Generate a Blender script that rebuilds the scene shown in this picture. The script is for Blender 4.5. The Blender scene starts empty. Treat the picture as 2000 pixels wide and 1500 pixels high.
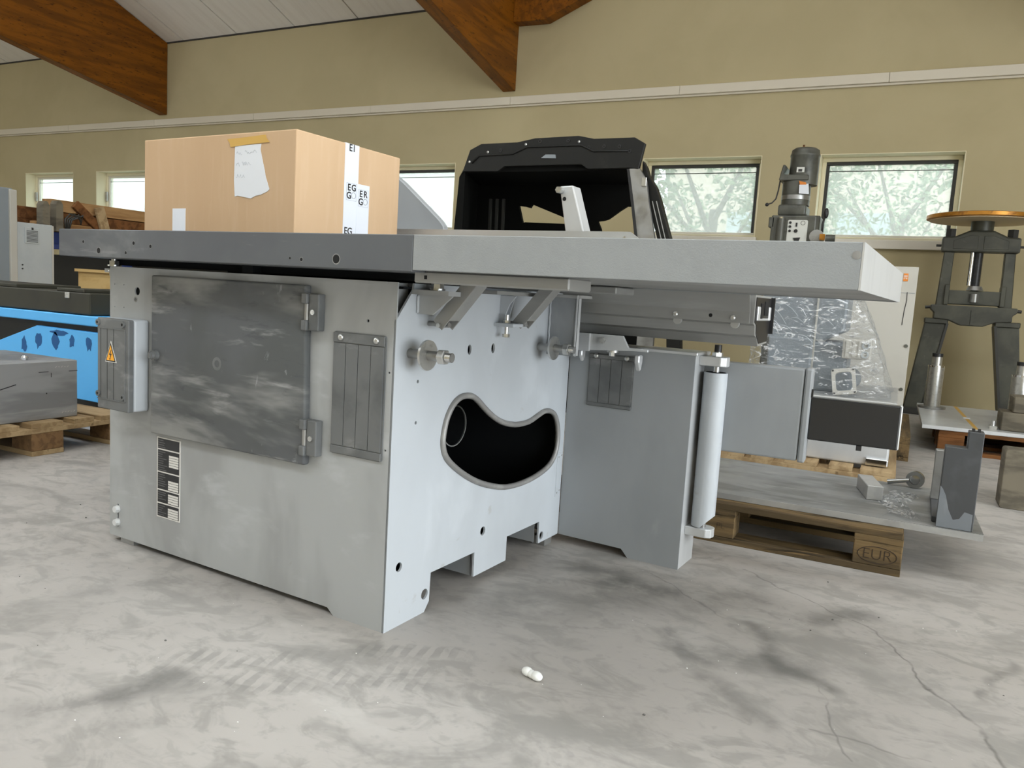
import bpy, bmesh, math, random
from mathutils import Vector, Matrix, noise as mnoise
random.seed(7)
sc = bpy.context.scene
COL = sc.collection
PI = math.pi
W = math.radians(4.03)              # the saw stands turned by this much against the hall

# ------------------------------------------------------------------ camera
def make_camera():
    cd = bpy.data.cameras.new('camera'); co = bpy.data.objects.new('camera', cd); COL.objects.link(co)
    yaw, pitch, roll = math.radians(-30.189) + W, math.radians(-6.5878), math.radians(3.4216)
    f = Vector((math.sin(yaw)*math.cos(pitch), math.cos(yaw)*math.cos(pitch), math.sin(pitch)))
    r = Vector((math.cos(yaw), -math.sin(yaw), 0)); u = r.cross(f)
    r2 = math.cos(roll)*r + math.sin(roll)*u; u2 = -math.sin(roll)*r + math.cos(roll)*u
    m = Matrix((r2, u2, -f)).transposed().to_4x4(); m.translation = (1.03579, -1.48823, 0.83)
    co.matrix_world = m
    cd.sensor_fit = 'HORIZONTAL'; cd.sensor_width = 36; cd.lens = 36*1520.44/2000
    cd.clip_start = .02; cd.clip_end = 200
    sc.camera = co
make_camera()

# ------------------------------------------------------------------ light
EXPOSURE = 0.0
SKY = 7.35
sc.view_settings.view_transform = 'Standard'; sc.view_settings.look = 'None'
sc.view_settings.exposure = EXPOSURE; sc.view_settings.gamma = 1; sc.view_settings.use_curve_mapping = False
wd = bpy.data.worlds.new('overcast_sky'); sc.world = wd; wd.use_nodes = True
bg = wd.node_tree.nodes['Background']; bg.inputs[0].default_value = (.90, .96, 1.0, 1); bg.inputs[1].default_value = SKY
cy = sc.cycles
cy.max_bounces = 5; cy.diffuse_bounces = 4; cy.glossy_bounces = 2; cy.transmission_bounces = 4; cy.transparent_max_bounces = 8
cy.use_adaptive_sampling = True; cy.adaptive_threshold = .08; cy.adaptive_min_samples = 16; cy.use_denoising = True; cy.caustics_reflective = False; cy.caustics_refractive = False
def portal(name, loc, direction, sx, sy):
    l = bpy.data.lights.new(name, 'AREA'); l.shape = 'RECTANGLE'; l.size = sx; l.size_y = sy
    o = bpy.data.objects.new(name, l); COL.objects.link(o); o.location = loc
    o.rotation_euler = Vector(direction).to_track_quat('-Z', 'Y').to_euler()
    l.cycles.is_portal = True
    return o
YW = 6.9                             # back wall
XR, XL, YF = 6.0, -16.0, -7.1        # right, left, front walls
YR, ZE, SL = -.1, 4.215, .35         # ridge, eaves height, roof slope
GATE = (-5.2, 1.6, 4.0)              # open gate in the right wall: y0, y1, height
FGATE = (-12.0, -9.5, 3.0)             # unseen gate added in the front wall to light the left: x0, x1, height
SKYL = (-13.0, 5.0, .5)             # ridge rooflight: x0, x1, half width
FSKY = (-12.0, 5.0, -4.1, -3.3)        # rooflight strip added in the front slope for high light: x0, x1, y0, y1
portal('added_front_rooflight_daylight', ((FSKY[0]+FSKY[1])/2, (FSKY[2]+FSKY[3])/2, ZE+SL*((FSKY[2]+FSKY[3])/2-YF)+.16), (0, 0, -1), FSKY[1]-FSKY[0], FSKY[3]-FSKY[2])
portal('gate_daylight', (XR, (GATE[0]+GATE[1])/2, GATE[2]/2), (-1, 0, 0), GATE[1]-GATE[0], GATE[2])
portal('added_front_gate_daylight', ((FGATE[0]+FGATE[1])/2, YF, FGATE[2]/2), (0, 1, 0), FGATE[1]-FGATE[0], FGATE[2])
portal('rooflight_daylight', ((SKYL[0]+SKYL[1])/2, YR, ZE+SL*(YW-YR)+.02), (0, 0, -1), SKYL[1]-SKYL[0], 2*SKYL[2])

# ------------------------------------------------------------------ materials
def lin(r, g, b):
    return tuple(((c/255)/12.92 if c/255 <= .04045 else ((c/255+.055)/1.055)**2.4) for c in (r, g, b))
def c4(c): return (c[0], c[1], c[2], 1)
def newmat(name):
    m = bpy.data.materials.new(name); m.use_nodes = True
    nt = m.node_tree; return m, nt, nt.nodes['Principled BSDF']
def coord(nt, stretch=(1, 1, 1), rot=(0, 0, 0)):
    t = nt.nodes.new('ShaderNodeTexCoord'); mp = nt.nodes.new('ShaderNodeMapping')
    mp.inputs['Scale'].default_value = stretch; mp.inputs['Rotation'].default_value = rot
    nt.links.new(t.outputs['Object'], mp.inputs['Vector']); return mp.outputs[0]
def nz(nt, scale, detail=4, rough=.55, stretch=(1, 1, 1), rot=(0, 0, 0), dist=0):
    n = nt.nodes.new('ShaderNodeTexNoise'); n.inputs['Scale'].default_value = scale
    n.inputs['Detail'].default_value = detail; n.inputs['Roughness'].default_value = rough
    n.inputs['Distortion'].default_value = dist
    nt.links.new(coord(nt, stretch, rot), n.inputs['Vector']); return n.outputs['Fac']
def ramp(nt, v, lo, hi):
    r = nt.nodes.new('ShaderNodeMapRange'); r.interpolation_type = 'SMOOTHSTEP'
    r.inputs['From Min'].default_value = lo; r.inputs['From Max'].default_value = hi
    nt.links.new(v, r.inputs['Value']); return r.outputs[0]
def math2(nt, op, a, b):
    n = nt.nodes.new('ShaderNodeMath'); n.operation = op
    for i, v in enumerate((a, b)):
        if v is None: continue
        if isinstance(v, (int, float)): n.inputs[i].default_value = v
        else: nt.links.new(v, n.inputs[i])
    return n.outputs[0]
def mixc(nt, fac, a, b):
    n = nt.nodes.new('ShaderNodeMix'); n.data_type = 'RGBA'
    if isinstance(fac, (int, float)): n.inputs['Factor'].default_value = fac
    else: nt.links.new(fac, n.inputs['Factor'])
    for k, v in (('A', a), ('B', b)):
        s = [i for i in n.inputs if i.name == k and i.type == 'RGBA'][0]
        if isinstance(v, tuple): s.default_value = c4(v)
        else: nt.links.new(v, s)
    return [o for o in n.outputs if o.type == 'RGBA'][0]
MATS = {}
def surf(name, base, rough=.5, metal=0, layers=(), bump=None, spec=.5, coat=0, rvar=None):
    """layers: (colour, scale, lo, hi, stretch, strength, detail, rot)"""
    m, nt, b = newmat(name)
    col = None
    for L in layers:
        c, s, lo, hi = L[:4]; st = L[4] if len(L) > 4 else (1, 1, 1); k = L[5] if len(L) > 5 else 1.0
        de = L[6] if len(L) > 6 else 4; ro = L[7] if len(L) > 7 else (0, 0, 0)
        f = ramp(nt, nz(nt, s, min(de, 5), .6, st, ro, .3), lo, hi)
        if k != 1.0: f = math2(nt, 'MULTIPLY', f, k)
        col = mixc(nt, f, col if col is not None else base, c)
    if col is not None: nt.links.new(col, b.inputs['Base Color'])
    else: b.inputs['Base Color'].default_value = c4(base)
    b.inputs['Roughness'].default_value = rough; b.inputs['Metallic'].default_value = metal
    b.inputs['Specular IOR Level'].default_value = spec
    if coat: b.inputs['Coat Weight'].default_value = coat; b.inputs['Coat Roughness'].default_value = .2
    if rvar:
        r = nt.nodes.new('ShaderNodeMapRange'); nt.links.new(nz(nt, rvar[0], 2), r.inputs['Value'])
        r.inputs['From Min'].default_value = .35; r.inputs['From Max'].default_value = .65
        r.inputs['To Min'].default_value = rvar[1]; r.inputs['To Max'].default_value = rvar[2]
        nt.links.new(r.outputs[0], b.inputs['Roughness'])
    if bump:
        n = nt.nodes.new('ShaderNodeBump'); n.inputs['Strength'].default_value = bump[1]; n.inputs['Distance'].default_value = bump[2] if len(bump) > 2 else .005
        st = bump[3] if len(bump) > 3 else (1, 1, 1)
        nt.links.new(nz(nt, bump[0], 3, .6, st), n.inputs['Height']); nt.links.new(n.outputs[0], b.inputs['Normal'])
    MATS[name] = m; return m

PAINT = (.50, .53, .56)
surf('grey_paint', PAINT, .42, layers=[((.44, .465, .49), 2.2, .42, .68, (1, 1, .6), .8), ((.57, .60, .63), 5, .58, .72, (1, 1, .5), .45), ((.36, .35, .33), 14, .66, .74, (1, 1, 1), .5)], rvar=(7, .36, .55))
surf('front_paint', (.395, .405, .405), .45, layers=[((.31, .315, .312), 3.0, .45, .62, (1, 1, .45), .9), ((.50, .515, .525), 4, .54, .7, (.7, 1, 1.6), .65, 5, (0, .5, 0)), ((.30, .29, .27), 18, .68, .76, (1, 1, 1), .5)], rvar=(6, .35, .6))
surf('textured_paint', (.315, .33, .335), .55, layers=[((.285, .30, .305), 9, .45, .65, (1, 1, 1), .6)], bump=(420, .35, .0015))
surf('wing_paint', (.31, .325, .335), .45, layers=[((.265, .28, .29), 3.5, .45, .7, (1, 1, .6), .7), ((.39, .40, .41), 6, .62, .75, (1, 1, .5), .4)])
surf('dark_door', (.115, .12, .125), .38, layers=[((.10, .105, .105), 2.5, .45, .6, (1, 1, 1), .9), ((.33, .33, .32), 1.7, .50, .66, (.7, 1, 2.4), .85, 9, (0, .22, 0)), ((.40, .40, .395), 6, .56, .70, (.5, 1, 2.8), .7, 9, (0, -.75, 0)), ((.08, .085, .09), 11, .60, .70, (.6, 1, 2.4), .7, 8, (0, .45, 0)), ((.36, .37, .38), 24, .66, .76, (1.4, 1, .7), .6, 6, (0, -.6, 0))], rvar=(5, .45, .7), spec=.3)
surf('dark_rubber', (.15, .155, .155), .5, layers=[((.095, .10, .10), 6, .45, .65, (1, 1, 1), .8), ((.27, .27, .265), 8, .58, .74, (1, 1, 1.8), .6, 7, (0, -.6, 0))], rvar=(8, .35, .6))
surf('slab_iron', (.125, .132, .14), .55, .0, layers=[((.115, .12, .13), 3, .45, .6, (1, 1, 1), .9), ((.20, .205, .21), 4.5, .56, .68, (.6, 1, 1), .7, 6, (0, .5, 0)), ((.26, .26, .26), 15, .62, .72, (.25, 1, 2), .5, 6)], rvar=(4, .42, .65), spec=.35)
surf('raw_steel', (.40, .40, .39), .38, .75, layers=[((.25, .245, .23), 5, .45, .65, (1, 1, 1), .8)], rvar=(9, .28, .5))
surf('zinc', (.62, .62, .60), .3, .85, layers=[((.42, .42, .40), 40, .5, .65, (1, 1, 1), .6)])
surf('bright_zinc', (.72, .73, .73), .4, .3)
surf('cut_iron', (.28, .275, .265), .5, .35, layers=[((.38, .375, .36), 9, .5, .65, (1, 1, 1), .8)])
surf('chrome', (.75, .76, .77), .16, 1.0)
surf('aluminium', (.50, .50, .485), .42, .45, layers=[((.40, .40, .385), 4, .45, .7, (.2, 1, 2), .8), ((.33, .33, .32), 12, .66, .74, (.4, 1, 1), .6)], rvar=(5, .35, .5))
surf('dark_chrome', (.30, .30, .29), .22, 1.0)
surf('aluminium_shaded', (.33, .33, .315), .48, .2, layers=[((.27, .27, .258), 4, .45, .7, (.2, 1, 2), .8), ((.40, .40, .385), 9, .6, .74, (.3, 1, 2), .5)], rvar=(5, .4, .55))  # aluminium set darker for the parts shaded under the table
surf('aluminium_bright', (.62, .63, .635), .38, .4, layers=[((.54, .55, .555), 6, .45, .65, (1, 1, .3), .7)])
surf('steel_block', (.42, .43, .44), .42, .55, layers=[((.27, .275, .28), 3, .42, .62, (1, .4, 2.5), .9), ((.46, .46, .46), 6, .58, .7, (1, .3, 3), .6)], rvar=(5, .3, .5))
surf('plate_steel', (.27, .27, .26), .5, .3, layers=[((.175, .175, .165), 4, .42, .6, (.6, 2.0, 1), .9, 7), ((.37, .36, .345), 8, .56, .7, (.5, 2.2, 1), .6, 7)], rvar=(5, .35, .65))
surf('plate_edge', (.42, .415, .40), .45, .3, layers=[((.30, .30, .29), 6, .45, .6, (1, 1, 1), .6)])
surf('oiled_iron', (.062, .064, .066), .5, 0, layers=[((.085, .088, .092), 6, .5, .65, (1, 1, 1), .7), ((.045, .045, .045), 8, .55, .7, (1, 1, 1), .6)], spec=.35)
surf('scraped_iron', (.17, .185, .20), .5, 0, layers=[((.24, .25, .26), 8, .5, .65, (1, 1, 1), .7)])
surf('black_void', (.006, .006, .006), .8)
surf('shade_black', (.008, .009, .010), .85, spec=.15)  # shade of unlit hollows put in as a near-black colour
surf('black_plastic', (.018, .018, .019), .4)
surf('black_paint', (.009, .0088, .0075), .5, layers=[((.018, .018, .015), 7, .6, .75, (1, 1, 1), .6)], spec=.3)
surf('cab_shade_black', (.004, .004, .0035), .8, spec=.12)  # black paint set darker for the shade inside the cab
surf('black_bar', (.022, .022, .022), .25, layers=[((.05, .05, .048), 5, .55, .7, (1, 1, 2), .7)])
surf('rating_black', (.012, .012, .013), .35)
surf('rating_white', (.72, .70, .66), .4)
surf('rating_grey', (.11, .11, .11), .4)
surf('cardboard', lin(203, 172, 138), .85, layers=[(lin(192, 160, 126), 3, .4, .7, (1, 1, .3), .6), (lin(210, 182, 150), 40, .5, .7, (1, 1, .1), .3)], bump=(90, .05, .001, (1, 1, .08)), spec=.2)
surf('paper', (.78, .80, .84), .7, spec=.3, bump=(20, .2, .002))
surf('white_tape', (.76, .79, .86), .35)
surf('masking_tape', lin(208, 166, 82), .5)
surf('pencil', (.42, .44, .47), .8)
surf('print_black', (.015, .015, .015), .5)
surf('print_grey', (.36, .38, .42), .5)
surf('warning_yellow', lin(255, 178, 40), .4)
surf('wall_paint', lin(186, 173, 137), .85, layers=[(lin(180, 167, 131), 1.2, .4, .65, (1, 1, 1), .7)], spec=.25)
surf('cream_lit_reveal', lin(235, 226, 196), .7, spec=.3)  # wall cream set lighter for strongly lit reveals; the frames share it
surf('frame_dark', (.03, .029, .026), .45)
surf('frame_white', lin(226, 220, 206), .45)
surf('ceiling_white', lin(248, 244, 238), .8, layers=[(lin(238, 233, 226), 2, .4, .7, (6, .3, 1), .6)], spec=.25)
surf('ceiling_backing', (.04, .036, .03), .9)
surf('trunking_white', lin(214, 205, 186), .5)
surf('beam_wood', lin(134, 80, 14), .5, layers=[(lin(100, 58, 12), 2.2, .40, .62, (6, .45, 5), .8, 6), (lin(62, 32, 6), 7, .58, .68, (4, 1.6, 7), .8, 6), (lin(140, 92, 34), 9, .6, .75, (5, .3, 6), .4, 6)], bump=(22, .1, .003, (6, .3, 5)), spec=.25)
surf('pallet_wood', lin(172, 148, 112), .8, layers=[(lin(138, 114, 82), 5, .42, .62, (.3, 3, 3), .9, 6), (lin(96, 76, 52), 9, .6, .72, (.4, 3, 3), .7, 6)], bump=(30, .25, .003, (.2, 4, 4)), spec=.2)
surf('pallet_wood_old', lin(116, 96, 66), .85, layers=[(lin(78, 66, 48), 4, .40, .6, (.4, 5, 5), .9, 6), (lin(42, 36, 28), 9, .54, .68, (.4, 3, 3), .8, 6), (lin(168, 138, 94), 12, .62, .74, (.3, 3, 3), .6, 6)], bump=(26, .4, .004, (.2, 4, 4)), spec=.2)
surf('pallet_wood_red', lin(118, 78, 44), .85, layers=[(lin(84, 54, 30), 5, .42, .62, (.4, 3, 3), .9, 6)], bump=(26, .3, .004, (.2, 4, 4)), spec=.2)
surf('pressed_block', lin(126, 96, 62), .9, layers=[(lin(100, 74, 46), 30, .45, .6, (1, 1, 1), .8)], bump=(120, .3, .002))
surf('plywood', lin(214, 180, 120), .7, layers=[(lin(196, 158, 98), 4, .45, .65, (1, .3, 3), .8, 6), (lin(150, 92, 48), 3, .66, .74, (1, 1, 1), .7)])
surf('timber', lin(170, 132, 86), .75, layers=[(lin(126, 88, 48), 3, .42, .62, (3, .3, 3), .9, 6)], bump=(30, .25, .003, (4, .2, 4)))
surf('burnt_text', (.035, .022, .012), .9)
surf('machine_blue', lin(92, 188, 255), .45)
surf('blue_scuff', lin(16, 88, 150), .6)
surf('rack_blue', lin(16, 40, 98), .45)
surf('khaki_cover', lin(52, 51, 40), .6, layers=[(lin(40, 38, 32), 3, .45, .65, (1, 1, 1), .7)])
surf('cabinet_grey', lin(176, 180, 180), .45, layers=[(lin(166, 170, 172), 3, .45, .65, (1, 1, 1), .6)])
surf('cabinet_dark', lin(128, 134, 138), .45)
surf('cast_grey', lin(92, 92, 84), .42, .1, layers=[(lin(68, 68, 62), 5, .45, .65, (1, 1, 1), .8), (lin(40, 40, 36), 11, .6, .72, (1, 1, 1), .6)])
surf('press_green', lin(74, 74, 64), .42, .1, layers=[(lin(52, 52, 46), 4, .42, .62, (1, 1, 1), .8), (lin(104, 104, 94), 9, .6, .74, (1, 1, 1), .5)])
surf('disc_rust', lin(186, 128, 48), .35, .55, layers=[(lin(110, 66, 22), 5, .5, .62, (1, 1, 1), .9), (lin(210, 205, 195), 3.4, .6, .68, (1, 1, 1), .9)])
surf('disc_under', lin(226, 206, 170), .6)
surf('white_sheet', lin(184, 180, 170), .55, layers=[(lin(174, 170, 160), 2, .42, .65, (1, 1, 1), .6)])
surf('sticker_orange', lin(216, 128, 46), .5)
surf('control_white', lin(214, 214, 206), .5)
surf('worn_stone', lin(112, 104, 88), .8, layers=[(lin(80, 74, 62), 4, .42, .62, (1, 1, 3), .9, 6)], bump=(24, .3, .003))
surf('foam_white', (.82, .82, .79), .8, bump=(60, .3, .003))
surf('pebble_grey', (.12, .115, .105), .9)
surf('leaf_green', (.13, .19, .10), .6, layers=[((.24, .31, .16), 1.5, .4, .65)])
surf('bark_brown', (.12, .09, .07), .9)
surf('render_white', (.75, .74, .72), .8)
surf('render_pink', (.62, .50, .42), .9)
surf('house_glass', (.45, .50, .55), .2)
surf('lawn_green', (.24, .25, .19), .9)

def glass_mat():
    m, nt, b = newmat('window_glass'); out = nt.nodes['Material Output']; nt.nodes.remove(b)
    t = nt.nodes.new('ShaderNodeBsdfTransparent'); t.inputs[0].default_value = (.59, .635, .625, 1)
    d = nt.nodes.new('ShaderNodeBsdfTranslucent'); d.inputs[0].default_value = (.93, .93, .90, 1)  # milky share put in as haze that washes out the view
    g = nt.nodes.new('ShaderNodeBsdfGlossy'); g.inputs['Roughness'].default_value = .05
    mx = nt.nodes.new('ShaderNodeMixShader'); mx.inputs[0].default_value = .18
    mx2 = nt.nodes.new('ShaderNodeMixShader'); mx2.inputs[0].default_value = .04
    nt.links.new(t.outputs[0], mx.inputs[1]); nt.links.new(d.outputs[0], mx.inputs[2])
    nt.links.new(mx.outputs[0], mx2.inputs[1]); nt.links.new(g.outputs[0], mx2.inputs[2]); nt.links.new(mx2.outputs[0], out.inputs[0])
    MATS['window_glass'] = m
glass_mat()
def film_mat():
    m, nt, b = newmat('stretch_film'); out = nt.nodes['Material Output']; nt.nodes.remove(b)
    t = nt.nodes.new('ShaderNodeBsdfTransparent'); t.inputs[0].default_value = (.95, .96, .97, 1)
    g = nt.nodes.new('ShaderNodeBsdfGlossy'); g.inputs['Roughness'].default_value = .12
    d = nt.nodes.new('ShaderNodeBsdfDiffuse'); d.inputs[0].default_value = (.8, .82, .84, 1)
    glint = ramp(nt, nz(nt, 11, 5, .68, (1, 1, 2.6), (0, .7, .3), 1.8), .52, .62)  # whiter bands along the folds stand in for highlights
    bp = nt.nodes.new('ShaderNodeBump'); bp.inputs['Strength'].default_value = .9; bp.inputs['Distance'].default_value = .02
    nt.links.new(nz(nt, 13, 4, .6, (1, 1, 2.2), (0, .7, .3), 1.5), bp.inputs['Height'])
    nt.links.new(bp.outputs[0], g.inputs['Normal']); nt.links.new(bp.outputs[0], d.inputs['Normal'])
    gd = nt.nodes.new('ShaderNodeMixShader'); gd.inputs[0].default_value = .35
    nt.links.new(g.outputs[0], gd.inputs[1]); nt.links.new(d.outputs[0], gd.inputs[2])
    mx = nt.nodes.new('ShaderNodeMixShader')
    f = math2(nt, 'ADD', math2(nt, 'MULTIPLY', glint, .55), .07)
    nt.links.new(f, mx.inputs[0]); nt.links.new(t.outputs[0], mx.inputs[1]); nt.links.new(gd.outputs[0], mx.inputs[2])
    nt.links.new(mx.outputs[0], out.inputs[0]); MATS['stretch_film'] = m
film_mat()

def floor_mat():
    m, nt, b = newmat('concrete_floor')
    base = (.380, .353, .325)
    col = mixc(nt, ramp(nt, nz(nt, .9, 4, .62), .36, .66), base, (.442, .413, .382))
    col = mixc(nt, math2(nt, 'MULTIPLY', ramp(nt, nz(nt, 2.6, 5, .66, (1.0, 1.7, 1), (0, 0, .4), .6), .48, .66), .75), col, (.26, .248, .228))
    col = mixc(nt, math2(nt, 'MULTIPLY', ramp(nt, nz(nt, 7, 4, .62, (1, 1.6, 1), (0, 0, .3), .9), .50, .64), .6), col, (.275, .262, .24))
    col = mixc(nt, math2(nt, 'MULTIPLY', ramp(nt, nz(nt, 16, 3, .6, (1, 1.5, 1), (0, 0, .5), .6), .52, .66), .4), col, (.29, .275, .25))
    col = mixc(nt, math2(nt, 'MULTIPLY', ramp(nt, nz(nt, 34, 2, .5), .62, .74), .35), col, (.26, .25, .235))
    col = mixc(nt, math2(nt, 'MULTIPLY', ramp(nt, nz(nt, 3.2, 4, .6, (1, 1.4, 1), (0, 0, 1.2), .5), .58, .72), .5), col, (.53, .505, .47))
    tc = nt.nodes.new('ShaderNodeTexCoord').outputs['Object']
    wob = nt.nodes.new('ShaderNodeTexNoise'); wob.inputs['Scale'].default_value = 5; wob.inputs['Detail'].default_value = 3
    nt.links.new(tc, wob.inputs['Vector'])
    sub = nt.nodes.new('ShaderNodeVectorMath'); sub.operation = 'SUBTRACT'; nt.links.new(wob.outputs['Color'], sub.inputs[0]); sub.inputs[1].default_value = (.5, .5, .5)
    sclv = nt.nodes.new('ShaderNodeVectorMath'); sclv.operation = 'SCALE'; nt.links.new(sub.outputs[0], sclv.inputs[0]); sclv.inputs['Scale'].default_value = .16
    add = nt.nodes.new('ShaderNodeVectorMath'); add.operation = 'ADD'; nt.links.new(tc, add.inputs[0]); nt.links.new(sclv.outputs[0], add.inputs[1])
    wp = add.outputs[0]
    grain = nz(nt, 10, 4, .6)
    def seg(p, q, w0, w1, crack=False, vec=None):
        """mask that falls off from w0 to w1 around the segment p-q on the floor"""
        p = Vector((p[0], p[1], 0)); q = Vector((q[0], q[1], 0)); d = q-p; L2 = d.length_squared
        s = nt.nodes.new('ShaderNodeVectorMath'); s.operation = 'SUBTRACT'; nt.links.new(vec or wp, s.inputs[0]); s.inputs[1].default_value = p
        dt = nt.nodes.new('ShaderNodeVectorMath'); dt.operation = 'DOT_PRODUCT'; nt.links.new(s.outputs[0], dt.inputs[0]); dt.inputs[1].default_value = d/L2
        cl = nt.nodes.new('ShaderNodeClamp'); nt.links.new(dt.outputs['Value'], cl.inputs[0])
        pr = nt.nodes.new('ShaderNodeVectorMath'); pr.operation = 'SCALE'; pr.inputs[0].default_value = d; nt.links.new(cl.outputs[0], pr.inputs['Scale'])
        df = nt.nodes.new('ShaderNodeVectorMath'); df.operation = 'SUBTRACT'; nt.links.new(s.outputs[0], df.inputs[0]); nt.links.new(pr.outputs[0], df.inputs[1])
        fl = nt.nodes.new('ShaderNodeVectorMath'); fl.operation = 'MULTIPLY'; nt.links.new(df.outputs[0], fl.inputs[0]); fl.inputs[1].default_value = (1, 1, 0)
        ln = nt.nodes.new('ShaderNodeVectorMath'); ln.operation = 'LENGTH'; nt.links.new(fl.outputs[0], ln.inputs[0])
        r = ramp(nt, ln.outputs['Value'], w1, w0)
        return r
    for p, q, w0, w1, k, c in FLOOR_MARKS_AND_SHADE:
        f = seg(p, q, w0, w1)
        f = math2(nt, 'MULTIPLY', f, math2(nt, 'MULTIPLY', ramp(nt, grain, .25, .62), k))
        col = mixc(nt, f, col, c)
    wv = nt.nodes.new('ShaderNodeTexWave'); wv.wave_type = 'BANDS'; wv.bands_direction = 'X'; wv.inputs['Scale'].default_value = 9; wv.inputs['Distortion'].default_value = 1.5; wv.inputs['Detail'].default_value = 3; wv.inputs['Detail Scale'].default_value = 2
    nt.links.new(coord(nt, (1, 1, 1), (0, 0, -.2)), wv.inputs['Vector'])
    for p, q, w0, w1, k in TYRE_MARKS:
        f = math2(nt, 'MULTIPLY', seg(p, q, w0, w1), math2(nt, 'MULTIPLY', ramp(nt, wv.outputs['Fac'], .35, .6), math2(nt, 'MULTIPLY', ramp(nt, grain, .35, .6), k)))
        col = mixc(nt, f, col, (.20, .195, .18))
    nt.links.new(col, b.inputs['Base Color'])
    r = nt.nodes.new('ShaderNodeMapRange'); nt.links.new(nz(nt, 2.2, 3), r.inputs['Value'])
    r.inputs['From Min'].default_value = .3; r.inputs['From Max'].default_value = .7; r.inputs['To Min'].default_value = .42; r.inputs['To Max'].default_value = .72
    nt.links.new(r.outputs[0], b.inputs['Roughness']); b.inputs['Specular IOR Level'].default_value = .4
    bp = nt.nodes.new('ShaderNodeBump'); bp.inputs['Strength'].default_value = .12; bp.inputs['Distance'].default_value = .004
    nt.links.new(nz(nt, 55, 2), bp.inputs['Height']); nt.links.new(bp.outputs[0], b.inputs['Normal'])
    MATS['concrete_floor'] = m
DK = (.13, .125, .115)
CRK = (.12, .115, .105)
FLOOR_MARKS_AND_SHADE = [
    ((.38, .664), (.50, .70), .0, .10, .85, DK), ((.229, .74), (.346, .742), .0, .09, .6, DK),
    ((.576, .38), (.71, .274), .0, .045, .7, DK), ((.769, .584), (.843, .424), .0, .045, .65, DK), ((.843, .424), (.977, .335), .0, .05, .8, DK),
    ((.762, .338), (.901, .43), .0, .11, .55, DK), ((.737, .206), (.873, .073), .0, .05, .55, DK), ((.874, .675), (1.032, .824), .0, .08, .6, DK), ((.607, .637), (.75, .781), .0, .09, .45, DK),
    ((.663, 1.026), (.88, .872), .0, .005, .6, CRK), ((.88, .872), (.997, .759), .0, .006, .65, CRK), ((.997, .759), (1.195, .462), .0, .006, .75, CRK), ((1.195, .462), (1.317, .189), .0, .006, .75, CRK),
    ((.419, .822), (.699, .596), .0, .006, .5, CRK), ((.934, .334), (1.045, .039), .0, .005, .6, CRK), ((.966, .11), (1.157, .118), .0, .006, .5, CRK), ((1.297, .488), (1.359, .70), .0, .025, .45, DK),
    ((-.262, -.539), (-.239, -.417), .01, .07, .7, DK), ((-.345, -.637), (-.291, -.613), .0, .08, .35, DK), ((.178, .339), (.376, .52), .0, .22, .40, DK),  # broad last patch: shade below the extension, painted on
    ((.12, -.62), (.3, -.55), .0, .10, .3, DK), ((-.7, -.1), (-.5, .0), .0, .14, .35, DK),
]
TYRE_MARKS = [((-.355, -.385), (.206, .017), .02, .045, .42), ((-.29, -.437), (.193, -.135), .03, .06, .42)]
floor_mat()

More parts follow.
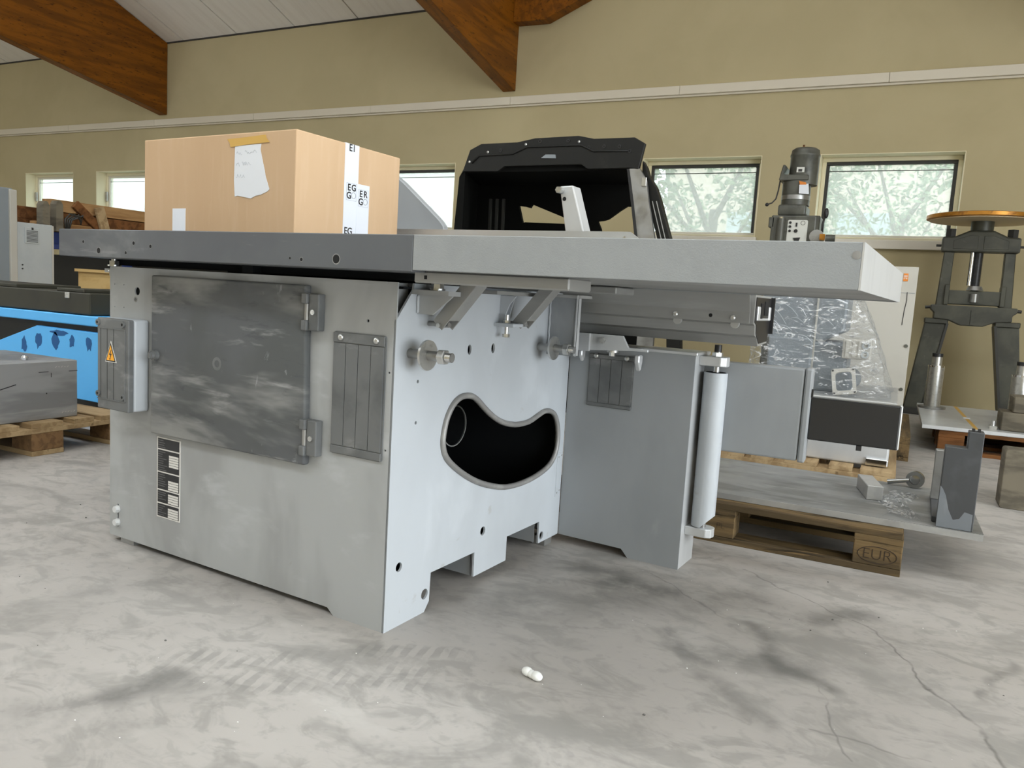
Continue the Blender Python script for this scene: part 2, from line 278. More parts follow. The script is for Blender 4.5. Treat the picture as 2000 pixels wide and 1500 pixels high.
# ------------------------------------------------------------------ mesh helpers
class MB:
    def __init__(s): s.b = bmesh.new()
    def box(s, x0, x1, y0, y1, z0, z1):
        vs = [s.b.verts.new(p) for p in ((x0, y0, z0), (x1, y0, z0), (x1, y1, z0), (x0, y1, z0), (x0, y0, z1), (x1, y0, z1), (x1, y1, z1), (x0, y1, z1))]
        for f in ((0, 3, 2, 1), (4, 5, 6, 7), (0, 1, 5, 4), (1, 2, 6, 5), (2, 3, 7, 6), (3, 0, 4, 7)): s.b.faces.new([vs[i] for i in f])
        return s
    def hexa(s, pts):
        vs = [s.b.verts.new(p) for p in pts]
        for f in ((0, 3, 2, 1), (4, 5, 6, 7), (0, 1, 5, 4), (1, 2, 6, 5), (2, 3, 7, 6), (3, 0, 4, 7)): s.b.faces.new([vs[i] for i in f])
        return s
    def beam(s, p, q, w, h, up=(0, 0, 1)):
        """rectangular bar from p to q, w across, h along up"""
        p = Vector(p); q = Vector(q); d = (q-p).normalized(); r = d.cross(Vector(up)).normalized(); u = r.cross(d)
        c = []
        for e in (p, q):
            c += [e-r*w/2-u*h/2, e+r*w/2-u*h/2, e+r*w/2+u*h/2, e-r*w/2+u*h/2]
        return s.hexa(c)
    def prism(s, pts, axis, a, b, holes=()):
        """polygon in the two other axes, run from a to b along axis"""
        def P(u, v, t): return {'x': (t, u, v), 'y': (u, t, v), 'z': (u, v, t)}[axis]
        loops = [pts]+list(holes)
        if not holes:
            lo = [s.b.verts.new(P(u, v, a)) for u, v in pts]; hi = [s.b.verts.new(P(u, v, b)) for u, v in pts]
            s.b.faces.new(lo[::-1]); s.b.faces.new(hi); n = len(pts)
            for i in range(n): s.b.faces.new((lo[i], lo[(i+1) % n], hi[(i+1) % n], hi[i]))
            return s
        for t in (a, b):
            es = []; allv = []
            for L in loops:
                vs = [s.b.verts.new(P(u, v, t)) for u, v in L]; allv.append(vs)
                for i in range(len(vs)): es.append(s.b.edges.new((vs[i], vs[(i+1) % len(vs)])))
            bmesh.ops.triangle_fill(s.b, use_beauty=True, use_dissolve=False, edges=es)
            if t == a: keep = allv
        for A, B in zip(keep, allv):
            n = len(A)
            for i in range(n): s.b.faces.new((A[i], A[(i+1) % n], B[(i+1) % n], B[i]))
        return s
    def cyl(s, p, q, r, r2=None, n=20, cap=True, phase=0):
        p = Vector(p); q = Vector(q); d = (q-p).normalized(); t = Vector((0, 0, 1)) if abs(d.z) < .9 else Vector((1, 0, 0))
        x = d.cross(t).normalized(); y = d.cross(x); r2 = r if r2 is None else r2
        A = []; B = []
        for i in range(n):
            a = 2*PI*i/n+phase; k = x*math.cos(a)+y*math.sin(a); A.append(s.b.verts.new(p+k*r)); B.append(s.b.verts.new(q+k*r2))
        for i in range(n): s.b.faces.new((A[i], A[(i+1) % n], B[(i+1) % n], B[i]))
        if cap: s.b.faces.new(A[::-1]); s.b.faces.new(B)
        return s
    def hexn(s, p, q, r, phase=0): return s.cyl(p, q, r, n=6, phase=phase)
    def ring(s, p, q, ro, ri, n=28):
        p = Vector(p); q = Vector(q); d = (q-p).normalized(); t = Vector((0, 0, 1)) if abs(d.z) < .9 else Vector((1, 0, 0))
        x = d.cross(t).normalized(); y = d.cross(x); R = []
        for e, r in ((p, ro), (q, ro), (q, ri), (p, ri)):
            R.append([s.b.verts.new(e+(x*math.cos(2*PI*i/n)+y*math.sin(2*PI*i/n))*r) for i in range(n)])
        for k in range(4):
            A, B = R[k], R[(k+1) % 4]
            for i in range(n): s.b.faces.new((A[i], A[(i+1) % n], B[(i+1) % n], B[i]))
        return s
    def lathe(s, prof, c=(0, 0, 0), n=28):
        c = Vector(c); R = []
        for r, z in prof: R.append([s.b.verts.new(c+Vector((r*math.cos(2*PI*i/n), r*math.sin(2*PI*i/n), z))) for i in range(n)])
        for A, B in zip(R, R[1:]):
            for i in range(n): s.b.faces.new((A[i], A[(i+1) % n], B[(i+1) % n], B[i]))
        s.b.faces.new(R[0][::-1]); s.b.faces.new(R[-1]); return s
    def tube(s, pts, r, n=8, closed=False, flat=None):
        pts = [Vector(p) for p in pts]; N = len(pts); R = []; prev = None
        for i, p in enumerate(pts):
            a = pts[(i-1) % N] if (closed or i) else p; c = pts[(i+1) % N] if (closed or i < N-1) else p
            d = (c-a).normalized()
            if prev is None:
                t = Vector((0, 0, 1)) if abs(d.z) < .9 else Vector((1, 0, 0)); x = d.cross(t).normalized()
            else: x = (prev-d*prev.dot(d)).normalized()
            prev = x; y = d.cross(x)
            R.append([s.b.verts.new(p+x*math.cos(2*PI*k/n)*r+y*math.sin(2*PI*k/n)*r) for k in range(n)])
        for i in range(N if closed else N-1):
            A, B = R[i], R[(i+1) % N]
            for k in range(n): s.b.faces.new((A[k], A[(k+1) % n], B[(k+1) % n], B[k]))
        if not closed: s.b.faces.new(R[0][::-1]); s.b.faces.new(R[-1])
        return s
    def sphere(s, c, r, seg=14, sc3=(1, 1, 1)):
        m = Matrix.Translation(c) @ Matrix.Diagonal((sc3[0], sc3[1], sc3[2], 1))
        bmesh.ops.create_uvsphere(s.b, u_segments=seg, v_segments=max(6, seg//2), radius=r, matrix=m); return s
    def bisect(s, co, no):
        g = s.b.verts[:]+s.b.edges[:]+s.b.faces[:]
        r = bmesh.ops.bisect_plane(s.b, geom=g, plane_co=co, plane_no=no, clear_outer=True)
        es = [e for e in s.b.edges if e.is_boundary]
        if es: bmesh.ops.holes_fill(s.b, edges=es)
        return s
    def xf(s, m): s.b.transform(m); return s
    def build(s, name, mat, parent=None, bevel=0, smooth=False, loc=None, rot=None, seg=1):
        b = s.b
        bmesh.ops.recalc_face_normals(b, faces=b.faces[:])
        if bevel:
            es = [e for e in b.edges if len(e.link_faces) == 2 and e.calc_face_angle(0) > .5]
            bmesh.ops.bevel(b, geom=es, offset=bevel, segments=seg, profile=.5, affect='EDGES', clamp_overlap=True)
        me = bpy.data.meshes.new(name); b.to_mesh(me); b.free()
        if smooth:
            for p in me.polygons: p.use_smooth = True
            if smooth != 'all': me.set_sharp_from_angle(angle=math.radians(40))
        me.materials.append(MATS[mat] if isinstance(mat, str) else mat)
        o = bpy.data.objects.new(name, me); COL.objects.link(o)
        if parent: o.parent = parent
        if loc is not None: o.location = loc
        if rot is not None: o.rotation_euler = rot
        return o
def empty(name, loc=(0, 0, 0), rz=0, parent=None):
    o = bpy.data.objects.new(name, None); COL.objects.link(o); o.location = loc; o.rotation_euler = (0, 0, rz); o.empty_display_size = .1
    if parent: o.parent = parent
    return o
def tag(o, label=None, cat=None, group=None, kind=None):
    if label: o['label'] = label
    if cat: o['category'] = cat
    if group: o['group'] = group
    if kind: o['kind'] = kind
    return o
def text(name, s, size, mat, parent, origin, right, up, extrude=.0002, offset=0):
    cu = bpy.data.curves.new(name, 'FONT'); cu.body = s; cu.size = size; cu.extrude = extrude; cu.offset = offset
    cu.align_x = 'CENTER'; cu.align_y = 'CENTER'; cu.materials.append(MATS[mat])
    o = bpy.data.objects.new(name, cu); COL.objects.link(o); o.parent = parent
    r = Vector(right).normalized(); u = Vector(up).normalized(); n = r.cross(u)
    m = Matrix((r, u, n)).transposed().to_4x4(); m.translation = origin
    o.matrix_local = m
    me = bpy.data.meshes.new_from_object(o.evaluated_get(bpy.context.evaluated_depsgraph_get())); me.name = name
    o2 = bpy.data.objects.new(name, me); COL.objects.link(o2); o2.parent = parent; o2.matrix_local = m
    bpy.data.objects.remove(o); o2.name = name; return o2
def m2r(x, y, z=0): return (x*math.cos(W)+y*math.sin(W), -x*math.sin(W)+y*math.cos(W), z)
def circ(cx, cy, r, n=16, ry=None): return [(cx+r*math.cos(2*PI*i/n), cy+(ry or r)*math.sin(2*PI*i/n)) for i in range(n)]
def rrect(x0, x1, y0, y1, r, n=4):
    out = []
    for cx, cy, a in ((x1-r, y1-r, 0), (x0+r, y1-r, 90), (x0+r, y0+r, 180), (x1-r, y0+r, 270)):
        for i in range(n+1):
            t = math.radians(a+90*i/n); out.append((cx+r*math.cos(t), cy+r*math.sin(t)))
    return out
def smoothloop(pts, k=3):
    """closed Catmull-Rom through the points"""
    out = []; n = len(pts)
    for i in range(n):
        p0, p1, p2, p3 = (Vector(pts[(i+j-1) % n]) for j in range(4))
        for s in range(k):
            t = s/k
            out.append(tuple(.5*((2*p1)+(p2-p0)*t+(2*p0-5*p1+4*p2-p3)*t*t+(3*p1-p0-3*p2+p3)*t**3)))
    return out

# ------------------------------------------------------------------ the hall
tag(MB().box(XL, XR, YF, YW+.3, -.12, 0).build('floor', 'concrete_floor'), kind='structure')
WZ0, WZ1, WWID = 1.555, 2.378, 1.252
WINX = [-12.521, -10.70, -7.09, -5.282, -1.655, .157]
def gable(z): return z
tag(MB().prism([(XL, 0), (XR, 0), (XR, ZE+.05), (XL, ZE+.05)], 'y', YW, YW+.3, holes=[[(x, WZ0), (x+WWID, WZ0), (x+WWID, WZ1), (x, WZ1)] for x in WINX]).build('wall_back', 'wall_paint'), kind='structure')
ZR = ZE+SL*(YW-YR)
tag(MB().prism([(YF-.2, 0), (GATE[0], 0), (GATE[0], GATE[2]), (GATE[1], GATE[2]), (GATE[1], 0), (YW, 0), (YW, ZE), (YR, ZR), (YF-.2, ZE)], 'x', XR, XR+.3).build('wall_right', 'wall_paint'), kind='structure')
tag(MB().prism([(YF-.2, 0), (YW, 0), (YW, ZE), (YR, ZR), (YF-.2, ZE)], 'x', XL-.3, XL).build('wall_left', 'wall_paint'), kind='structure')
tag(MB().prism([(XL, 0), (FGATE[0], 0), (FGATE[0], FGATE[2]), (FGATE[1], FGATE[2]), (FGATE[1], 0), (XR, 0), (XR, ZE), (XL, ZE)], 'y', YF-.3, YF).build('wall_front', 'wall_paint'), kind='structure')

# ceiling: panels between the seams on the slope in view, plain sheets elsewhere
ceil = tag(empty('ceiling'), kind='structure')
yk = YR+SKYL[2]
def slope_slab(x0, x1, ya, yb, t0, t1):
    z = lambda y: ZE+SL*(YW-y)
    return MB().hexa([(x0, ya, z(ya)+t0), (x1, ya, z(ya)+t0), (x1, yb, z(yb)+t0), (x0, yb, z(yb)+t0), (x0, ya, z(ya)+t1), (x1, ya, z(ya)+t1), (x1, yb, z(yb)+t1), (x0, yb, z(yb)+t1)])
x = -7.698-1.0545*5
while x < 0:
    slope_slab(x+.010, x+1.0445, yk, YW-.004, 0, .02).build('ceiling_panel', 'ceiling_white', ceil); x += 1.0545
XP = x
slope_slab(XL, -7.698-1.0545*5-.006, yk, YW, 0, .02).build('ceiling_sheet', 'ceiling_white', ceil)
slope_slab(XP+.006, XR, yk, YW, 0, .02).build('ceiling_sheet', 'ceiling_white', ceil)
slope_slab(XL, XR, yk, YW+.3, .02, .14).build('roof_backing', 'ceiling_backing', ceil)
zf = lambda y: ZE+SL*(y-YF)
def front_slab(x0, x1, ya, yb):
    MB().hexa([(x0, ya, zf(ya)), (x1, ya, zf(ya)), (x1, yb, zf(yb)), (x0, yb, zf(yb)), (x0, ya, zf(ya)+.14), (x1, ya, zf(ya)+.14), (x1, yb, zf(yb)+.14), (x0, yb, zf(yb)+.14)]).build('ceiling_sheet', 'ceiling_white', ceil)
front_slab(XL, XR, YF-.3, FSKY[2]); front_slab(XL, XR, FSKY[3], YR-SKYL[2])
front_slab(XL, FSKY[0], FSKY[2], FSKY[3]); front_slab(FSKY[1], XR, FSKY[2], FSKY[3])
for a, b in ((XL, SKYL[0]), (SKYL[1], XR)):
    MB().box(a, b, YR-SKYL[2], YR+SKYL[2], ZR-SL*SKYL[2], ZR+.1).build('ridge_cap', 'ceiling_white', ceil)
MB().box(-13.2, 2, YW-.012, YW-.001, ZE-.016, ZE+.004).build('joint_strip', 'ceiling_backing', ceil)

# timber beams
for i, (x0, x1, sb) in enumerate(((-9.248, -9.084, .168), (-3.427, -3.265, .2), (2.39, 2.55, .2))):
    zb = 3.178; t = SL*(YW-YR)
    tag(MB().prism([(YW-.005, zb), (YW-.005, ZE-.01), (YR+.6, ZE-.01+SL*(YW-YR-.6)), (YR+.6, zb+sb*(YW-YR-.6))], 'x', x0, x1).build('roof_beam', 'beam_wood', bevel=.004), kind='structure')
tag(MB().prism([(-3.263, 3.90), (-2.87, 3.892), (-2.37, 4.10), (-2.37, 4.19), (-3.263, 4.19)], 'y', 6.74, 6.895).build('roof_brace', 'beam_wood', bevel=.004), kind='structure')

# cable trunking along the wall
tr = tag(empty('trim_1'), kind='structure')
xx = -13.3
while xx < 2.4:
    MB().box(xx, xx+1.997, YW-.055, YW-.001, 3.018, 3.108).build('trunking_length', 'trunking_white', tr, bevel=.003)
    xx += 2.0
MB().box(-13.3, 2.7, YW-.03, YW-.001, 2.998, 3.017).build('trunking_shadow_lip', 'trunking_white', tr)

# windows
def window(n, x0, dark, hinge):
    x1 = x0+WWID; r = tag(empty('window_%d' % n), kind='structure'); z0, z1 = WZ0, WZ1
    t = .006
    for nm, a in (('reveal', (x0, x1, YW-.002, YW+.3, z1-t, z1)), ('reveal', (x0, x0+t, YW-.002, YW+.3, z0, z1-t)), ('reveal', (x1-t, x1, YW-.002, YW+.3, z0, z1-t))):
        MB().box(*a).build(nm, 'cream_lit_reveal', r)
    MB().box(x0-.02, x1+.02, YW-.045, YW+.3, z0-.085, z0).build('window_sill', 'frame_white', r, bevel=.004)
    ya, yb = YW+.17, YW+.235; w = .04
    for a in ((x0+t, x1-t, ya, yb, z1-t-w, z1-t), (x0+t, x1-t, ya, yb, z0, z0+w), (x0+t, x0+t+w, ya, yb, z0+w, z1-t-w), (x1-t-w, x1-t, ya, yb, z0+w, z1-t-w)):
        MB().box(*a).build('window_frame', 'cream_lit_reveal', r, bevel=.004)
    i0, i1, j0, j1 = x0+t+w, x1-t-w, z0+w, z1-t-w
    fm = 'frame_dark' if dark else 'frame_white'
    s = .032; ya2, yb2 = ya+.012, yb-.012
    for k, a in enumerate(((i0, i1, ya2, yb2, j1-s, j1), (i0, i1, ya2, yb2, j0, j0+s*.7), (i0, i0+s, ya2, yb2, j0+s*.7, j1-s), (i1-s, i1, ya2, yb2, j0+s*.7, j1-s))):
        MB().box(*a).build('sash', 'frame_white' if k == 1 else fm, r, bevel=.003)
    MB().box(i0+s, i1-s, ya+.03, ya+.036, j0+s*.7, j1-s).build('pane', 'window_glass', r)
    MB().box(i0+s, i1-s, ya+.024, ya+.029, j1-s-.062, j1-s-.054).build('glazing_wire', 'frame_dark', r)
    if hinge:
        MB().box(i0-.03, i0+.012, ya-.02, ya, 1.93, 2.08).build('hinge', 'aluminium', r, bevel=.003)
for i, x0 in enumerate(WINX): window(i+1, x0, i >= 3, i < 2)

# ------------------------------------------------------------------ outdoors, seen through the windows
tag(MB().box(-40, 30, YW+.31, 60, -.3, -.18).build('ground', 'lawn_green'), kind='structure')
def tree(x, y, h, rx, label, n=2600, seed=1):
    rnd = random.Random(seed); t = tag(empty('garden_tree', (x, y, -.18)), label, 'tree', 'garden trees outside the windows')
    m = MB().cyl((0, 0, 0), (.1, 0, h*.55), .13, .07, n=10)
    for k in range(6):
        a = k*1.1; m.cyl((.08, 0, h*(.25+.05*k)), (math.cos(a)*rx*.7, math.sin(a)*rx*.5, h*(.55+.06*k)), .05, .015, n=6)
    m.build('trunk', 'bark_brown', t, smooth=True)
    b = bmesh.new()
    for i in range(n):
        u = rnd.uniform(-1, 1); a = rnd.uniform(0, 2*PI); rr = rnd.uniform(.35, 1)**.5
        c = Vector((math.cos(a)*math.sqrt(1-u*u)*rx*rr, math.sin(a)*math.sqrt(1-u*u)*rx*rr*.8, h*.6+u*h*.42*rr))
        if mnoise.noise(c*1.6+Vector((seed*9, 0, 0))) < -.12: continue
        s = rnd.uniform(.04, .085); e = Matrix.Rotation(rnd.uniform(0, 6.28), 3, Vector((rnd.uniform(-1, 1), rnd.uniform(-1, 1), rnd.uniform(-1, 1))).normalized())
        vs = [b.verts.new(c+e @ Vector(p)*s) for p in ((-1, 0, 0), (0, -.5, .1), (1, 0, 0), (0, .5, .1))]; b.faces.new(vs)
    me = bpy.data.meshes.new('crown'); b.to_mesh(me); b.free(); me.materials.append(MATS['leaf_green'])
    o = bpy.data.objects.new('crown', me); COL.objects.link(o); o.parent = t; o['kind'] = 'stuff'
tree(-1.9, 11.2, 4.6, 2.0, 'leafy garden tree seen through the window beside the black cab', 9000, 1)
tree(.75, 14.6, 5.2, 2.3, 'leafy garden tree seen through the window behind the screw press', 11000, 2)
hb = tag(empty('house', (.2, 19, -.18)), 'pale pinkish house wall beyond the garden trees', 'building')
MB().box(-5, 5, 0, 4, 0, 5.2).build('wall', 'render_pink', hb)
MB().box(-5.3, 5.3, -.35, 4.3, 5.2, 5.4).build('eaves', 'render_white', hb)
for k in range(3): MB().box(-3.4+2.6*k, -2.2+2.6*k, -.03, .02, 2.0, 3.4).build('window', 'house_glass', hb)
ho = tag(empty('house', (-15, 14, -.18)), 'white rendered house seen through the windows behind the cardboard box', 'building')
MB().box(-9, 8, 0, 4, 0, 6.5).build('wall', 'render_white', ho)
for k in range(5): MB().box(-7+3*k, -5.9+3*k, -.03, .02, 1.6, 2.9).build('window', 'house_glass', ho)
MB().box(-9.3, 8.3, -.4, 4.3, 6.5, 6.7).build('eaves', 'render_white', ho)

# ------------------------------------------------------------------ the panel saw chassis (its own axes: x along the front, y along the right side)
saw = tag(empty('panel_saw', (0, 0, 0), -W), 'grey steel panel saw chassis with dark cast table and long side extension', 'machine')
L, D, H = 1.095, .912, .841
def P(name, mb, mat, parent=None, **k): return mb.build(name, mat, parent or saw, **k)
# front panel with its cut-out foot
front = P('front_panel', MB().prism([(-L, .017), (-.184, .018), (-.162, 0), (-.0005, 0), (-.0005, H), (-L, H)], 'y', 0, .004,
    holes=[circ(-.963, .773, .012, 16), circ(-.97, .749, .005, 10), circ(-.085, .747, .004, 8), circ(-.015, .631, .003, 8), circ(-.018, .446, .003, 8),
           circ(-1.072, .789, .0022, 8), circ(-1.027, .789, .0022, 8), circ(-1.072, .722, .0022, 8), circ(-1.027, .722, .0022, 8),
           [(-1.0575, .118), (-1.0575, .05), (-1.054, .047), (-1.0505, .05), (-1.0505, .118), (-1.054, .121)]]), 'front_paint')
P('back_shade_sheet', MB().box(-1.09, -.01, .006, .010, .02, .83), 'shade_black', front)  # black sheet added behind the panel for the unlit inside
P('top_lip', MB().box(-1.068, -.03, -.004, .03, H-.006, H), 'front_paint', front)
for z in (.104, .063):
    b = P('bolt', MB().cyl((-1.054, -.003, z), (-1.054, .0, z), .0115).hexn((-1.054, -.003, z), (-1.054, -.013, z), .0098), 'bright_zinc', front)
P('ring_mark', MB().ring((-.97, -.001, .749), (-.97, .001, .749), .008, .0045, 16), 'cut_iron', front)
# right panel with notches, chamfer and the crescent opening
cres = smoothloop([(.205, .436), (.208, .473), (.221, .509), (.246, .538), (.28, .553), (.324, .552), (.355, .540), (.397, .512), (.44, .486), (.498, .461), (.573, .445), (.651, .444), (.708, .457), (.754, .467), (.804, .461), (.836, .439), (.856, .402), (.862, .358), (.850, .316), (.811, .283), (.735, .264), (.640, .256), (.535, .262), (.434, .287), (.351, .319), (.274, .361), (.223, .399)], 3)
outl = [(0, 0), (.161, 0), (.181, .024), (.183, .10), (.39, .10), (.391, .028), (.568, .028), (.568, .102), (.772, .102), (.774, .029), (D, .029), (D, H), (.062, H), (.059, .826), (.006, .762), (0, .755)]
rp = P('right_panel', MB().prism(outl, 'x', -.006, 0, holes=[cres, circ(.049, .152, .012, 14), circ(.16, .049, .014, 14), circ(.428, .153, .013, 14), circ(.793, .051, .013, 14), circ(.091, .606, .0045, 8), circ(.09, .505, .0045, 8), circ(.31, .677, .009, 12, .014), circ(.428, .677, .009, 12, .014)]), 'grey_paint')
P('crescent_rim', MB().tube([(.002, y, z) for y, z in cres], .0085, 8, closed=True), 'cut_iron', rp, smooth='all')
P('dust_port', MB().ring((-.30, .435, .440), (-.124, .435, .440), .060, .0570, 36), 'shade_black')  # pipe wall and end disc are black in place of shade
P('port_lip', MB().ring((-.124, .435, .440), (-.120, .435, .440), .0605, .0575, 36), 'zinc')
P('port_shade_disc', MB().cyl((-.302, .435, .440), (-.298, .435, .440), .060, n=36), 'black_void')
P('rivet_plate', MB().box(0, .0015, .872, .908, .165, .315), 'grey_paint', rp)
for y, z in ((.881, .300), (.901, .303), (.881, .178), (.900, .183)): P('rivet', MB().cyl((.0015, y, z), (.003, y, z), .003, n=8), 'zinc', rp)
P('inner_gusset', MB().prism([(.004, .70), (.08, .70), (.08, .84), (.004, .84)], 'x', -.036, -.032), 'front_paint')
# other sides, black sheets added to keep the inside dark
P('left_panel', MB().box(-L, -L+.004, .004, D, .014, H), 'grey_paint')
P('rear_panel', MB().box(-L+.004, -.006, D-.004, D, .029, H), 'grey_paint')
P('rear_shade_sheet', MB().box(-L+.006, -.03, D-.012, D-.006, .12, H-.01), 'shade_black')
P('inner_shade_sheet', MB().box(-.60, -.595, .012, D-.012, .12, .83), 'shade_black')
P('light_block_tray', MB().box(-L+.006, -.03, .012, D-.006, .112, .116), 'shade_black')
P('skid_channel', MB().box(-.9, -.02, .40, .404, .025, .11), 'wing_paint')
P('skid_channel', MB().box(-.9, -.02, .776, .78, .028, .11), 'wing_paint')
P('levelling_foot', MB().prism([(-1.05, 0), (-.985, 0), (-.985, .022), (-1.05, .022)], 'y', .006, .06), 'raw_steel')
P('levelling_foot', MB().box(-1.05, -.99, D-.07, D-.02, 0, .03), 'raw_steel')
P('levelling_foot', MB().box(-.06, -.012, D-.07, D-.02, 0, .03), 'raw_steel')
# access door with hinges and lock
door = P('access_door', MB().hexa([(-.868, -.022, .370), (-.258, -.022, .374), (-.258, .0, .374), (-.868, .0, .370), (-.868, -.022, .823), (-.268, -.022, .822), (-.268, .0, .822), (-.868, .0, .823)]), 'dark_door', bevel=.006, seg=3, smooth=True)
for zc, dx in ((.757, 0), (.446, .004)):
    h = P('hinge', MB().box(-.254+dx, -.222+dx, -.024, 0, zc-.045, zc+.045).box(-.272+dx, -.254+dx, -.032, -.004, zc+.02, zc+.046).box(-.272+dx, -.254+dx, -.032, -.004, zc-.046, zc-.02), 'dark_rubber', door, bevel=.003, seg=2)
    P('hinge_pin', MB().cyl((-.262+dx, -.02, zc-.02), (-.262+dx, -.02, zc+.02), .007, n=12), 'raw_steel', door)
    P('hinge_screw', MB().cyl((-.238+dx, -.024, zc), (-.238+dx, -.028, zc), .0065, n=12).hexn((-.238+dx, -.0275, zc), (-.238+dx, -.0285, zc), .0035), 'zinc', door)
P('lock', MB().cyl((-.842, -.020, .598), (-.842, -.034, .598), .014).cyl((-.842, -.034, .598), (-.842, -.042, .598), .010).box(-.846, -.838, -.046, -.040, .590, .606), 'dark_rubber', door, smooth=True)
P('dimple', MB().ring((-.585, -.021, .598), (-.585, -.0225, .598), .018, .010, 20), 'dark_rubber', door, smooth=True)
P('edge_bolt', MB().cyl((-.878, -.008, .640), (-.878, 0, .640), .004, n=10), 'zinc', door)
# junction box
jb = P('junction_box', MB().box(-1.052, -.905, -.048, 0, .427, .692), 'grey_paint', bevel=.007, seg=3, smooth=True)
lid = P('lid', MB().box(-1.052, -.905, -.066, -.0485, .427, .692), 'dark_rubber', jb, bevel=.003, seg=2)
P('ridge', MB().box(-1.050, -.918, -.0685, -.066, .662, .6645), 'dark_rubber', lid)
P('ridge', MB().box(-1.050, -.918, -.0685, -.066, .455, .4575), 'dark_rubber', lid)
for x in (-1.036, -1.005, -.974): P('groove', MB().box(x, x+.0015, -.0665, -.066, .4575, .662), 'black_plastic', lid)
P('ridge', MB().box(-.920, -.917, -.0685, -.066, .4575, .662), 'dark_rubber', lid)
for x in (-1.046, -.928):
    for z in (.678, .470):
        s = P('screw', MB().cyl((x, -.066, z), (x, -.0705, z), .0088, n=16), 'dark_rubber', lid, smooth=True)
        P('screw_socket', MB().hexn((x, -.0704, z), (x, -.0712, z), .0042), 'black_void', lid)
wx, wz = -.985, .566
P('warning_sign', MB().prism([(wx-.027, wz), (wx+.027, wz), (wx, wz+.062)], 'y', -.0675, -.0662), 'rating_white', lid)
P('warning_border', MB().prism([(wx-.0235, wz+.0022), (wx+.0235, wz+.0022), (wx, wz+.057)], 'y', -.0680, -.0675), 'print_black', lid)
P('warning_field', MB().prism([(wx-.0185, wz+.0055), (wx+.0185, wz+.0055), (wx, wz+.049)], 'y', -.0685, -.0680), 'warning_yellow', lid)
P('lightning_mark', MB().prism([(wx+.003, wz+.036), (wx-.006, wz+.021), (wx+.001, wz+.022), (wx-.003, wz+.010), (wx-.0055, wz+.011), (wx-.002, wz+.006), (wx+.0005, wz+.012), (wx-.0005, wz+.0115), (wx+.006, wz+.025), (wx-.0005, wz+.0245), (wx+.005, wz+.036)], 'y', -.0690, -.0685), 'print_black', lid)
# rating plate
rt = P('rating_plate', MB().box(-.864, -.760, -.0015, 0, .120, .358), 'rating_white')
def rbox(name, x0, x1, z0, z1, d, mat): return P(name, MB().box(-.864+x0, -.864+x1, -.0015-d, -.0015-d+.0004, .120+z0, .120+z1), mat, rt)
rows = [(.205, .235), (.138, .201), (.085, .134), (.045, .081), (.0035, .041)]
for z0, z1 in rows: rbox('black_field', .004, .100, z0, z1, .0004, 'rating_black')
for z0, n, x0 in ((.155, 5, .055), (.087, 4, .052), (.047, 4, .052), (.005, 4, .052)):
    for k in range(n): rbox('blank_cell', x0, .097, z0+k*.0072, z0+k*.0072+.0058, .0008, 'rating_white')
lm = MB(); rnd = random.Random(3)
for z0, z1 in rows:
    z = z1-.007
    while z > z0+.003:
        lm.box(-.858, -.858+rnd.uniform(.018, .042), -.0024, -.0020, .120+z, .120+z+.0022); z -= .0066
P('small_print', lm, 'rating_grey', rt)['kind'] = 'stuff'
# rubber flap covers
def flap(x0, x1, z0, z1, y, nm='flap_cover'):
    w, h = x1-x0, z1-z0
    f = P(nm, MB().prism(rrect(x0, x1, z0, z1, .006, 2), 'y', y-.004, y), 'dark_rubber')
    zt = z1-h*.085; zb = z0+h*.07; n = 4; g = w*.012
    P('flap_rail', MB().box(x0+.001, x1-.001, y-.008, y-.004, zt, z1-.002), 'dark_rubber', f, bevel=.001)
    P('flap_rail', MB().box(x0+.001, x1-.001, y-.008, y-.004, z0+.002, zb), 'dark_rubber', f, bevel=.001)
    for i in range(n):
        a = x0+.003+(w-.006)*i/n; P('slat', MB().box(a+g/2, a+(w-.006)/n-g/2, y-.007, y-.004, zb+.002, zt-.002), 'dark_rubber', f)
    for u in (.16, .84): P('button_bolt', MB().lathe([(.0085, 0), (.0085, .002), (.006, .005), (.002, .0058)], n=14).xf(Matrix.Translation((x0+w*u, y-.008, zt+(z1-zt)*.48)) @ Matrix.Rotation(PI/2, 4, 'X')), 'zinc', f, smooth=True)
flap(-.187, -.025, .417, .716, 0)
# wing on the far side of the right panel, with its own flap and end flange
WY = .915
wing = P('wing_panel', MB().prism([(.001, .028), (.232, .026), (.256, 0), (.425, 0), (.425, .684), (.001, .684)], 'y', WY, WY+.004), 'wing_paint')
P('end_flange', MB().box(.421, .425, WY+.004, 1.06, .0, .684), 'aluminium_bright', wing)
P('rear_sheet', MB().box(.001, .421, 1.056, 1.06, .028, .684), 'wing_paint', wing)
P('top_flange', MB().box(.236, .432, WY-.008, 1.05, .676, .686), 'aluminium_bright', wing, bevel=.002)
P('top_sheet', MB().box(.001, .236, WY+.006, 1.056, .676, .684), 'wing_paint', wing)
flap(.074, .231, .482, .655, WY)
# table slab
SY = -.125
ZB, ZT = .8630, .9385
slab = P('table_slab', MB().prism([(-1.1415, ZB), (.135, ZB), (.135, ZT), (-1.1415, ZT)], 'y', SY, .74), 'slab_iron', bevel=.0015)
for x, z, r in ((-1.021, .904, .0042), (-.949, .881, .0078), (-.793, .904, .0048), (-.722, .897, .0048), (-.827, .878, .0042), (-.179, .879, .0042), (-.074, .883, .0098), (-.215, .881, .003)):
    P('tapped_hole', MB().cyl((x, SY-.0006, z), (x, SY+.002, z), r, n=16), 'black_void', slab)
    P('hole_chamfer', MB().ring((x, SY-.0004, z), (x, SY+.001, z), r*1.22, r*.98, 18), 'cut_iron', slab)
P('casting_rib', MB().box(-1.15, .05, .03, .05, .846, .8630), 'shade_black', slab)
P('casting_rib', MB().box(-1.0, -.02, .35, .37, .843, .8630), 'shade_black', slab)
